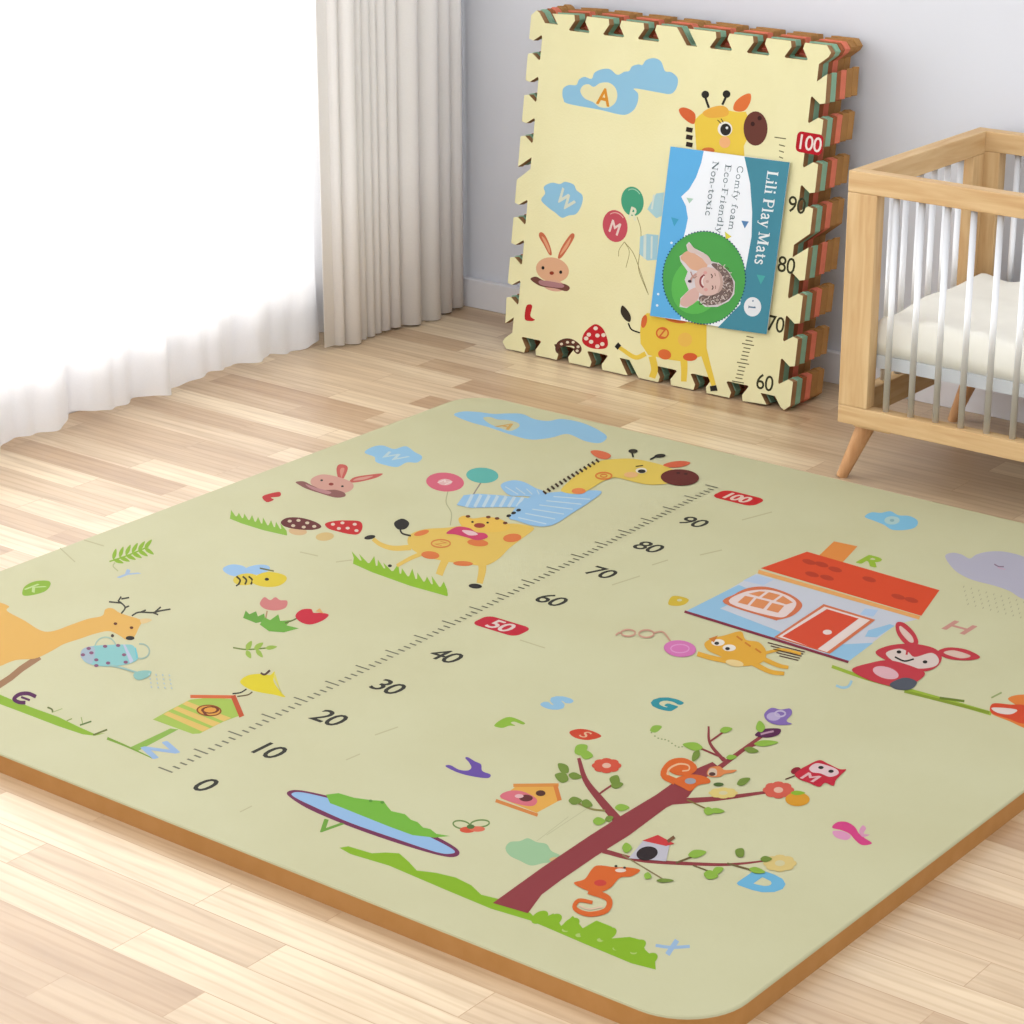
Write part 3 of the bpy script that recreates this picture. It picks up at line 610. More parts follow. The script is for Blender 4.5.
a = A('printed_bird_house', cE, 72, label='grey bird house with a red roof on the lower branch'); a.poly([(468, 366), (498, 330), (552, 338), (545, 372)], (205, 200, 208)); a.poly([(496, 330), (528, 318), (562, 336), (545, 341)], (215, 62, 62)); a.line([(548, 332), (562, 322)], 7, (130, 90, 60), sm=False); a.ell(506, 356, 22, 14, (50, 38, 40), -10); a.done()
a = A('printed_bird', cH, label='pink bird at the right of the tree'); a.poly([(820, 545), (840, 522), (880, 520), (915, 540), (935, 570), (960, 590), (990, 612), (950, 620), (920, 600), (895, 572), (860, 556)], (225, 70, 135), True); a.poly([(822, 560), (865, 560), (900, 580), (880, 598), (835, 586)], (235, 160, 195), True); a.poly([(935, 560), (950, 535), (965, 548), (955, 570), (980, 575), (950, 585)], (230, 160, 190), True); a.done()
a = A('printed_swirl', cE, label='dotted swirl with a small leaf'); a.leaf(512, 104, 26, 14, -20, LF)
for i in range(11): t = i/10; a.ell(515+70*t, 108+28*math.sin(t*PI*.5)+3*math.sin(i), 2.2, 1.5, (150, 165, 110), n=6); a.lay -= .6
a.lay += 1; a.done()

# house, cat and rabbits on the right
a = A('printed_house', cD, 4, label='blue and white house with an orange-red roof')
WH = (214, 216, 224); HB = (158, 202, 230)
a.poly([(378, 178), (768, 288), (715, 300), (598, 392), (205, 270), (300, 222)], WH)
a.poly([(300, 222), (335, 205), (375, 222), (290, 262), (440, 320), (425, 334), (205, 270)], HB); a.poly([(345, 195), (375, 180), (420, 192), (395, 206)], (195, 212, 235)); a.poly([(540, 372), (560, 350), (660, 345), (600, 390)], HB)
a.poly([(640, 262), (672, 266), (660, 282), (628, 276)], (185, 210, 238)); a.poly([(648, 315), (700, 300), (712, 304), (668, 332), (640, 330)], HB); a.poly([(430, 235), (520, 258), (470, 300), (425, 292)], WH)
a.poly([(525, 138), (565, 100), (622, 112), (585, 152)], (240, 150, 72)); a.poly([(388, 165), (500, 125), (820, 218), (776, 280)], (232, 82, 45)); a.line([(382, 173), (772, 285)], 9, (245, 178, 105), sm=False)
for q in ((505, 150), (535, 156), (568, 168), (512, 180), (548, 188), (650, 192), (720, 234), (752, 242)): a.ell(q[0], q[1], 17, 6, (196, 68, 42), 14); a.lay -= .6
a.lay += 1
OW = (222, 122, 82)
a.poly([(300, 250), (325, 228), (358, 213), (400, 210), (445, 222), (478, 240), (488, 258), (465, 280), (430, 290), (415, 288)], OW, True)
a.poly([(314, 250), (345, 224), (400, 217), (445, 228), (474, 248), (458, 274), (425, 283)], (245, 222, 215), True)
for q in ([(332, 248), (350, 232), (372, 236), (356, 254)], [(362, 256), (378, 238), (410, 246), (394, 264)], [(402, 266), (416, 249), (445, 256), (430, 273)], [(358, 227), (385, 221), (400, 222), (384, 234)], [(390, 236), (408, 223), (436, 230), (418, 243)], [(424, 245), (442, 232), (466, 248), (450, 253)]): a.poly(q, (235, 150, 95)); a.lay -= .6
a.lay += 1
a.poly([(420, 332), (540, 252), (665, 290), (555, 372)], OW); a.poly([(430, 331), (542, 258), (652, 291), (548, 368)], (246, 226, 216)); a.poly([(440, 330), (548, 264), (625, 287), (524, 362)], (228, 82, 52)); a.ell(549, 320, 11, 6, (248, 225, 215))
a.line([(204, 270), (600, 392)], 6, (140, 50, 70), sm=False)
for i in range(5): a.line([(405+i*7, 345+i*8), (495-i*4, 368+i*5)], 2.4, (90, 50, 45), sm=False); a.lay -= .6
a.lay += 1; a.done()
a = A('printed_letter', cD, 12, label='green letter R beside the chimney'); a.text('R', 658, 148, .042, (165, 198, 60), bold=.04, sx=1.1); a.done()
a = A('printed_letter', cD, label='yellow letter P left of the house'); a.poly([(165, 252), (172, 234), (190, 232), (214, 240), (205, 252), (185, 256)], (222, 190, 60), True); a.ell(192, 242, 6, 3, BG); a.done()
a = A('printed_cat', cD, 60, label='orange cat playing with pink yarn'); CT = (238, 178, 62)
a.line([(235, 372), (270, 382), (320, 392)], 12, CT); a.line([(370, 395), (410, 415), (445, 420)], 13, CT, 9); a.line([(385, 380), (430, 400), (455, 405)], 12, CT, 8); a.line([(400, 370), (440, 362), (485, 372)], 7, CT)
a.poly([(252, 348), (270, 335), (300, 328), (340, 318), (352, 338), (385, 345), (402, 370), (388, 395), (340, 402), (310, 392), (290, 378), (262, 365)], CT, True)
a.ell(285, 345, 16, 8, (250, 240, 225)); a.ell(312, 358, 16, 8, (250, 240, 225)); a.dots([(282, 347), (308, 360)], 6, BLK, 4); a.ell(325, 395, 22, 8, (245, 215, 150), 10); a.poly([(262, 336), (285, 328), (275, 345)], (215, 130, 50))
for q in ((330, 330), (350, 345), (375, 360)): a.line([q, (q[0]+14, q[1]+10)], 4, (215, 130, 45), sm=False)
a.ell(193, 360, 39, 20, (225, 125, 185), 5); a.ring(193, 360, 22, 10, 3, (235, 160, 205)); a.ring(68, 322, 17, 8, 4, (218, 165, 140)); a.ring(112, 324, 18, 9, 4, (218, 165, 140)); a.line([(38, 328), (45, 322), (52, 322)], 4, (218, 165, 140)); a.line([(130, 322), (152, 320), (170, 342)], 4, (218, 165, 140)); a.done()
a = A('printed_rabbit', cD, 60, label='red and pink rabbit sitting right of the house'); RR = (205, 62, 72)
a.poly([(742, 352), (718, 325), (715, 298), (735, 298), (760, 322), (768, 348)], RR, True); a.poly([(745, 342), (725, 318), (726, 305), (752, 328), (757, 344)], (238, 205, 190), True)
a.poly([(815, 368), (840, 357), (885, 362), (918, 380), (890, 388), (840, 384)], RR, True); a.poly([(830, 370), (855, 364), (895, 377), (870, 383)], (232, 200, 180), True)
a.poly([(665, 368), (700, 352), (755, 348), (805, 358), (825, 378), (815, 402), (780, 415), (720, 400), (690, 388)], RR, True); a.poly([(690, 372), (720, 360), (742, 366), (760, 380), (800, 370), (818, 385), (810, 402), (770, 408), (722, 398)], (232, 212, 200), True)
a.poly([(608, 410), (650, 395), (700, 388), (760, 405), (785, 420), (765, 440), (735, 455), (690, 448), (640, 432)], RR, True); a.ell(690, 418, 32, 14, (235, 185, 190), 15); a.poly([(700, 445), (735, 430), (765, 440), (750, 458), (715, 458)], (88, 92, 102), True)
a.dots([(722, 368), (785, 392)], 6, BLK, 4); a.line([(712, 380), (735, 390), (758, 385)], 4, BLK); a.line([(745, 352), (740, 375)], 5, RR); a.done()
a = A('printed_grass', cD, 4, label='thin green line leading to the fox'); a.line([(560, 402), (640, 430), (720, 452), (820, 480), (945, 516)], 8, (165, 190, 60), 10); a.line([(735, 462), (940, 514)], 7, (140, 160, 45), sm=False); a.line([(820, 478), (880, 486)], 6, (110, 130, 40)); a.done()
a = A('printed_fox', cD, 8, label='orange fox lying at the right edge of the mat'); a.poly([(985, 480), (1020, 470), (1090, 478), (1140, 520), (1120, 560), (1040, 555), (990, 535), (945, 515), (985, 505), (1010, 500)], (238, 135, 60), True); a.poly([(948, 492), (990, 494), (1030, 498), (1060, 535), (1020, 540), (985, 528), (945, 514)], (225, 80, 45), True); a.poly([(946, 502), (985, 503), (1008, 508), (990, 518), (960, 514)], (240, 222, 210), True); a.line([(945, 478), (970, 465)], 4, (160, 175, 110), sm=False); a.done()
a = A('printed_letter', cD, label='pink letter H'); a.text('H', 868, 308, .042, (215, 155, 140), bold=.02, sx=1.1); a.done()
a = A('printed_letter', cD, label='pale blue letter J'); a.line([(608, 436), (600, 450), (585, 453), (570, 448)], 6, (165, 205, 220)); a.done()
# faint stitched marks
FM = (203, 199, 158)
for p, q in (((60, 548), (75, 562)), ((84, 540), (104, 546)), ((375, 735), (398, 727)), ((346, 760), (360, 754)), ((520, 640), (545, 648)), ((612, 585), (640, 576)), ((652, 565), (668, 560)), ((700, 555), (722, 550)), ((742, 520), (772, 512)), ((300, 552), (318, 556)), ((336, 562), (352, 560)), ((240, 812), (252, 806))):
    a = A('printed_dash', (0, 0, 1)); a.line([p, q], 1.1, FM, sm=False); a.done()

# ------------------------------------------------------------------ stack of puzzle tiles leaning on the wall
SX0, SX1, SY, LEAN, SZ = -2.275, -1.760, 2.885, math.radians(8.2), .508
SW_ = SX1-SX0
def side(n_s=8):
    """one edge from s=0 to 1, inward offset (0 outer); slanted notch first, then three dovetails, twice"""
    pts = []; D = .046
    def dove(c): return [(c-.022, 0), (c-.018, D*.35), (c-.036, D*.93), (c-.032, D), (c+.032, D), (c+.036, D*.93), (c+.018, D*.35), (c+.022, 0)]
    def slant(c): return [(c-.030, 0), (c+.008, D), (c+.042, D), (c+.008, 0)]
    pts += [(.018, 0)]
    pts += slant(.062)[0:0]
    pts += [(.030, .006), (.052, D*.72), (.098, D*.72), (.075, .004)]
    for c in (.175, .295, .415): pts += dove(c)
    pts += slant(.535)
    for c in (.655, .775, .895): pts += dove(c)
    pts += [(.985, 0)]
    return pts
def outline(w, h):
    S = side(); P = []
    for s, d in S: P.append((s*w, h-d*h))             # top, left to right
    for s, d in S: P.append((w-d*w, h-s*h))           # right, downwards
    for s, d in S: P.append((w-s*w, d*h))             # bottom, right to left
    for s, d in S: P.append((d*w, s*h))               # left, upwards
    return P
OUT = outline(SW_, SZ)
LAY = [(.0125, (168, 128, 88), 'front', 'cream puzzle play mat with giraffe print, front of the leaning stack'),
       (.0140, (150, 190, 160), None, 'sage green foam puzzle tile behind the cream giraffe tile'),
       (.0110, (168, 98, 60), None, 'rust brown foam puzzle tile between the green and salmon tiles'),
       (.0145, (235, 132, 104), None, 'salmon pink foam puzzle tile between the rust and tan tiles'),
       (.0165, (178, 130, 76), None, 'tan foam puzzle tile right behind the salmon tile'),
       (.0165, (186, 138, 82), None, 'tan foam puzzle tile at the back, touching the wall')]
cum = 0; front = None
for i, (t, c, fr, lab) in enumerate(LAY):
    g = .0005
    tile = empty('puzzle_mat', (SX0, SY+(cum)/math.cos(LEAN), t*math.sin(LEAN)+.0002), lab, 'foam puzzle mat', 'puzzle mats leaning in the stack', (-LEAN, 0, 0))
    bm = prism(bmesh.new(), OUT, 0, t-g)
    side_m = mat_noise('foam_side_%d' % i, c, [v*.94 for v in c], 60, .85, k=.85)
    o = obj('foam_tile', bm, [CREAM if fr else side_m, side_m], tile, world=False)
    bv = o.modifiers.new('b', 'BEVEL'); bv.width = .0012 if not fr else .0007; bv.segments = 2; bv.limit_method = 'ANGLE'; bv.angle_limit = math.radians(40)
    if fr: front = tile
    cum += t
M_ = wm(front); TP = Plane(M_ @ Vector((0, 0, 0)), M_.to_3x3() @ Vector((1, 0, 0)), M_.to_3x3() @ Vector((0, 0, 1)))
def S(name, crop, base=1, label=None): return Art(name, TP, front, crop, base, label=label, k=.69)
cK, cL, cM, cN, cO, cQ, cT = (480, 0, 2.438), (650, 130, 4.875), (500, 0, 5.12), (660, 0, 4.6545), (490, 180, 4.45), (600, 280, 3.938), (540, 60, 6.4)
CB = (150, 200, 228); CR = (240, 233, 185)
a = S('printed_cloud', cT, label='long blue cloud with an orange letter A')
a.poly([(143, 215), (150, 180), (185, 160), (232, 160), (250, 125), (285, 108), (330, 120), (350, 80), (400, 58), (450, 60), (495, 95), (540, 75), (570, 70), (590, 40), (630, 28), (655, 32), (680, 0), (730, -12), (775, 10), (800, 70), (840, 78), (878, 110), (882, 150), (865, 195), (830, 218), (760, 208), (605, 182), (628, 215), (625, 270), (600, 320), (550, 350), (490, 345), (380, 318), (180, 280), (150, 250)], CB, True)
a.poly([(258, 200), (275, 165), (310, 155), (345, 172), (385, 148), (440, 145), (480, 175), (495, 225), (480, 275), (435, 305), (380, 300), (340, 270), (285, 245)], CR, True)
a.text('A', 410, 236, .034, (225, 150, 50), bold=.025, ang=-5); a.done()
a = S('printed_cloud', cO, label='blue flower shaped cloud with a cream letter'); a.poly([(228, 90), (245, 60), (240, 30), (275, 12), (310, 18), (335, 8), (372, 20), (385, 45), (412, 70), (408, 110), (385, 150), (350, 158), (320, 168), (290, 145), (262, 125)], CB, True)
a.text('W', 335, 90, .030, (225, 228, 205), bold=.03, ang=-35); a.done()
a = S('printed_rabbit', cO, label='pink rabbit head above a brown scarf'); PP = (230, 178, 140)
for e in ([(262, 330), (240, 290), (218, 250), (225, 232), (245, 245), (268, 295), (275, 332)], [(302, 345), (318, 300), (355, 245), (372, 238), (375, 255), (350, 300), (318, 345)]): a.poly(e, (205, 112, 78), True)
for e in ([(264, 325), (246, 288), (230, 252), (245, 262), (266, 305)], [(312, 335), (325, 305), (360, 255), (345, 298)]): a.poly(e, (232, 165, 125), True)
a.ell(278, 400, 74, 55, PP, 12); a.ell(285, 470, 50, 25, (225, 175, 150), 10); a.poly([(180, 440), (205, 430), (235, 445), (280, 458), (330, 462), (355, 478), (340, 495), (290, 482), (235, 475), (205, 462)], (120, 75, 62), True); a.poly([(225, 446), (320, 462), (318, 480), (230, 468)], (178, 128, 130), True)
a.dots([(236, 391), (315, 410)], 7, BLK, 8); a.ell(275, 414, 10, 8, (150, 60, 40)); a.done()
a = S('printed_letter', cO, label='red letter L'); a.poly([(160, 565), (175, 553), (188, 562), (180, 605), (200, 622), (180, 628), (155, 618)], (198, 45, 45), True); a.done()
a = S('printed_mushroom', cO, label='red spotted mushroom'); a.poly([(410, 715), (420, 680), (450, 650), (475, 642), (505, 665), (525, 720), (515, 748), (470, 752), (430, 740)], (200, 38, 45), True)
a.dots([(470, 660), (440, 688), (478, 692), (505, 690), (450, 720), (500, 730), (428, 705), (478, 740)], 10, (245, 225, 205), 9); a.done()
a = S('printed_mushroom', cO, label='brown spotted mushroom'); a.poly([(290, 752), (300, 722), (330, 706), (365, 708), (398, 730), (408, 756), (392, 775), (372, 760), (375, 742), (350, 738), (315, 745), (300, 770)], (98, 58, 45), True); a.dots([(318, 730), (345, 722), (370, 722), (392, 742), (388, 760)], 7, (235, 220, 190), 6); a.done()
a = S('printed_balloons', cO, label='green and pink balloons with strings'); a.line([(655, 165), (672, 230), (665, 330), (662, 400), (700, 500)], 3, (150, 140, 90)); a.line([(598, 275), (640, 330), (680, 440), (705, 510)], 3, (150, 140, 90)); a.line([(598, 275), (575, 310), (572, 340)], 2.5, (150, 140, 90)); a.line([(600, 278), (620, 320), (605, 390)], 2.5, (150, 140, 90))
a.ell(634, 95, 50, 66, (75, 165, 128), -8); a.ring(636, 95, 40, 55, 4, (170, 215, 185), -8, 250, 330); a.ell(557, 205, 55, 72, (205, 85, 98), -10); a.ring(560, 205, 45, 60, 4, (235, 180, 170), -10, 250, 330)
a.text('M', 556, 212, .026, (240, 215, 205), bold=.02, ang=-15); a.text('R', 640, 150, .024, (235, 235, 205), bold=.03, ang=-10); a.done()
a = S('printed_number_badge', cN, label='red badge reading 100'); a.rrect(696, 667, .0425, .0285, .007, (190, 28, 42), -1); a.text('100', 702, 668, .029, (248, 232, 225), bold=.006, ang=-2); a.done()
a = S('printed_ruler', (0, 0, 1), label='ruler ticks beside the number 60')
for s_, x, y in (('60', 765, 382.5), ('70', 776, 324), ('80', 786.5, 265), ('90', 797, 205)):
    b = S('printed_number', (0, 0, 1), label='dark number ' + s_); b.text(s_, x, y, .032, (62, 60, 40), ang=-1, sx=.98, bold=.006); b.done()
for i in range(13):
    t = i/12; x = 750-t*12-(2 if i % 5 else 5)*0; y = 337+t*45; w = 6 if i % 5 == 2 else 3.5
    a.line([(x-w, y-w*.18), (x+w, y+w*.18)], 1.1, (110, 105, 75), sm=False); a.lay -= .6
a.done(); a = S('printed_ruler', (0, 0, 1), label='four ruler ticks beside the red badge')
for i, y in enumerate((138, 145.5, 151.5, 157.5)): a.line([(774.5 if i == 0 else 779, y-.8), (786-i*1, y+.8)], 1.1, (110, 105, 75), sm=False); a.lay -= .6
a.done()
g = S('printed_giraffe', cN, 10, label='yellow giraffe head above the card'); GY = (243, 208, 78)
g.poly([(160, 560), (185, 535), (215, 515), (260, 505), (310, 512), (360, 522), (400, 520), (430, 600), (390, 680), (395, 760), (130, 735), (170, 700)], GY, False); g.poly([(198, 525), (240, 500), (290, 492), (318, 510), (310, 540), (230, 548)], (240, 180, 75), True)
g.poly([(88, 510), (110, 500), (145, 512), (165, 535), (160, 575), (135, 570), (100, 540)], (222, 105, 58), True); g.poly([(342, 510), (350, 475), (385, 445), (420, 436), (422, 470), (400, 510), (370, 520)], (230, 120, 62), True)
g.line([(228, 502), (215, 465), (210, 445)], 11, BLK); g.ell(211, 440, 18, 18, BLK); g.line([(290, 488), (303, 460), (308, 445)], 11, BLK); g.ell(310, 438, 18, 18, BLK)
g.ell(445, 598, 56, 80, (110, 62, 52)); g.dots([(432, 577), (464, 550)], 10, (60, 32, 30), 11)
g.ell(303, 600, 34, 34, (250, 245, 235)); g.ell(306, 603, 25, 28, BLK); g.ell(312, 595, 6, 6, (240, 240, 240)); g.line([(285, 575), (268, 558)], 4, BLK, sm=False); g.line([(295, 570), (285, 552)], 4, BLK, sm=False); g.ell(302, 662, 26, 27, (248, 185, 130)); g.ell(225, 700, 30, 14, (222, 120, 65))
for y in (603, 638, 672): g.line([(122, y-2), (152, y+4)], 22, (58, 42, 35), sm=False); g.lay -= .6
g.lay += 1
g.done(); g = S('printed_giraffe', cQ, 10, label='yellow giraffe body and legs below the card')
g.line([(180, 290), (140, 305), (90, 275), (72, 262)], 20, GY, 14); g.line([(205, 300), (215, 350), (205, 385)], 28, GY, 26); g.line([(328, 290), (332, 345), (330, 400)], 30, GY, 22); g.line([(405, 270), (425, 340), (448, 415)], 30, GY, 18)
g.poly([(165, 150), (185, 130), (300, 140), (420, 170), (420, 270), (400, 300), (330, 322), (260, 312), (190, 295), (160, 250), (158, 200)], GY, False)
g.ell(174, 163, 11, 26, (225, 110, 60), 12); g.ell(246, 209, 26, 24, (228, 110, 55)); g.ell(246, 209, 20, 18, (240, 190, 85)); g.text('Z', 246, 209, .020, (222, 110, 60), bold=.015); g.ell(255, 293, 26, 20, (228, 115, 60), 15); g.ell(355, 303, 28, 16, (222, 100, 55)); g.ell(335, 235, 28, 28, (245, 195, 90)); g.ell(300, 155, 45, 14, (225, 120, 60), 10)
g.line([(158, 208), (125, 195), (112, 170)], 6, BLK); g.poly([(82, 128), (88, 100), (110, 120), (122, 145), (118, 165), (98, 155)], (62, 52, 40), True); g.poly([(58, 262), (72, 245), (84, 258), (70, 275)], BLK); g.poly([(433, 418), (458, 414), (464, 436), (436, 438)], BLK); g.done()
a = S('printed_scarf', (640, 180, 4.45), 5, label='upper piece of the blue scarf at the edge of the card'); a.crop(490, 180, 4.45); a.poly([(700, 130), (740, 60), (775, 55), (765, 160), (740, 170)], (178, 215, 222)); a.line([(730, 65), (720, 130)], 8, (222, 232, 220), sm=False); a.done(); a = S('printed_scarf', cO, 5, label='lower striped end of the blue scarf'); a.poly([(668, 252), (700, 240), (750, 245), (742, 355), (700, 358), (665, 330)], (172, 212, 225)); a.line([(690, 245), (688, 350)], 12, (222, 232, 220), sm=False); a.line([(720, 250), (718, 350)], 8, (222, 232, 220), sm=False); a.done()

# ---- printed card on the front tile
CP = Plane(TP.p0+TP.n*.0050, TP.ux, TP.uy)
cor = [CP.at(670.5, 146.4), CP.at(789.5, 162.4), CP.at(766.5, 334), CP.at(650, 315.6)]
cen = sum(cor, Vector())/4
card = empty('product_card', cen-TP.n*.0015, 'blue and white printed card with a child portrait on the front mat', 'card')
bm = bmesh.new(); hi = [bm.verts.new(p) for p in cor]; lo = [bm.verts.new(p-TP.n*.0016) for p in cor]
bm.faces.new(hi); bm.faces.new(lo[::-1])
for i in range(4): bm.faces.new((hi[i], lo[i], lo[(i+1) % 4], hi[(i+1) % 4]))
bmesh.ops.recalc_face_normals(bm, faces=bm.faces); obj('card_sheet', bm, plain(236, 240, 246, .35), card)
def Q(name, crop=cL, base=1, label=None): return Art(name, CP, card, crop, base, rough=.35, label=label, k=.72)
a = Q('printed_panel', label='sky blue scalloped panel with small triangles')
SKY = (100, 182, 236)
a.poly([(100, 80), (262, 102), (250, 160), (225, 230), (190, 290), (152, 325), (175, 370), (185, 430), (175, 480), (165, 520), (150, 700), (150, 926), (0, 905)], SKY)
a.poly([(103, 425), (140, 435), (118, 470)], (70, 165, 200)); a.poly([(178, 330), (212, 335), (192, 358)], (180, 215, 195)); a.dots([(35, 855), (105, 550), (40, 800)], 6, (235, 245, 250), 6); a.done()
a = Q('printed_panel', base=2, label='teal title panel'); a.poly([(460, 130), (681, 158), (568, 996), (330, 963), (440, 850), (462, 700), (495, 520), (498, 400), (488, 260)], (72, 142, 162)); a.poly([(520, 705), (562, 712), (540, 752)], (78, 175, 170)); a.done()
a = Q('printed_triangles', base=2, label='small blue and yellow triangles on white'); a.poly([(445, 442), (482, 446), (462, 480)], (95, 140, 190)); a.poly([(365, 495), (398, 520), (370, 535)], (225, 220, 80)); a.done()
# green circle with the portrait
a = Q('printed_portrait', base=8, label='laughing child with curly hair on a green circle'); cxp, cyp, rr = 264, 720, 202
a.ell(cxp, cyp, rr, rr*1.12, (82, 168, 82), 0, 48)
for i in range(84):
    t = 2*PI*i/84; a.ell(cxp+rr*math.cos(t), cyp+rr*1.12*math.sin(t), 4.2, 4.2, (38, 78, 110), n=6); a.lay -= .6
a.lay += 1
a.ell(228, 760, 120, 140, (98, 190, 88), 20)
SK = (224, 190, 180); SK2 = (205, 165, 158); WT = (225, 218, 222)
a.poly([(178, 560), (192, 545), (215, 575), (265, 600), (300, 640), (340, 650), (385, 690), (415, 740), (412, 800), (385, 835), (330, 862), (270, 862), (235, 830), (180, 868), (145, 862), (150, 820), (190, 780), (170, 730), (185, 690), (150, 640), (145, 615), (185, 590)], WT, False)
a.poly([(150, 622), (185, 590), (240, 615), (282, 655), (255, 685), (205, 680), (175, 650)], (226, 178, 148), True)
a.poly([(185, 555), (200, 560), (235, 590), (280, 610), (300, 645), (280, 655), (240, 610), (190, 592)], (222, 200, 195), True)
a.poly([(150, 850), (155, 820), (195, 780), (235, 770), (235, 825), (185, 862)], (222, 182, 172), True)
a.poly([(300, 655), (340, 655), (385, 695), (408, 745), (402, 800), (375, 832), (320, 852), (265, 850), (240, 815), (300, 790), (345, 760), (350, 710)], (122, 102, 97), True)
rn = random.Random(5)
for q in range(46):
    t = rn.random(); an = math.radians(-70+t*190); R_ = rn.uniform(62, 112); hx, hy = 298+R_*math.cos(an), 748+R_*.98*math.sin(an)
    a.ring(hx, hy, rn.uniform(7, 14), rn.uniform(6, 12), 3.5, rn.choice([(205, 190, 182), (84, 66, 62), (168, 146, 136), (226, 214, 208)]), rn.uniform(0, 180), 0, rn.uniform(120, 260), 8); a.lay -= .6
for q in ((345, 672, 16), (378, 712, 15), (392, 762, 14), (372, 805, 15), (330, 828, 16), (285, 835, 14)): a.ell(q[0], q[1], q[2], q[2]*.8, (176, 158, 150)); a.ring(q[0], q[1], q[2]*.7, q[2]*.6, 4, (88, 70, 66))
a.poly([(220, 725), (235, 685), (275, 668), (325, 680), (352, 718), (352, 765), (320, 800), (270, 806), (230, 780)], SK, True)
a.poly([(335, 690), (355, 715), (355, 770), (330, 795), (345, 745)], (200, 170, 160), True)
a.line([(268, 705), (250, 722), (248, 750), (262, 768)], 9, (150, 70, 75)); a.line([(266, 712), (256, 735), (262, 758)], 5, (245, 238, 235)); a.ell(282, 738, 8, 7, SK2)
a.line([(300, 702), (306, 712), (302, 722)], 5, (80, 55, 50)); a.line([(305, 758), (310, 768), (304, 778)], 5, (80, 55, 50)); a.line([(318, 698), (322, 712)], 3, (120, 90, 80)); a.line([(322, 758), (322, 775)], 3, (120, 90, 80)); a.ell(272, 695, 9, 8, (226, 165, 160)); a.ell(275, 778, 9, 8, (226, 165, 160))
a.line([(228, 700), (205, 722), (200, 745)], 10, (205, 160, 150)); a.ell(196, 737, 9, 7, (60, 50, 60)); a.line([(200, 690), (215, 720), (232, 712)], 6, (188, 150, 140)); a.done()
a = Q('printed_number_disc', base=4, label='white disc with the number 1'); a.ell(500, 862, 42, 47, (238, 240, 244)); a.done()
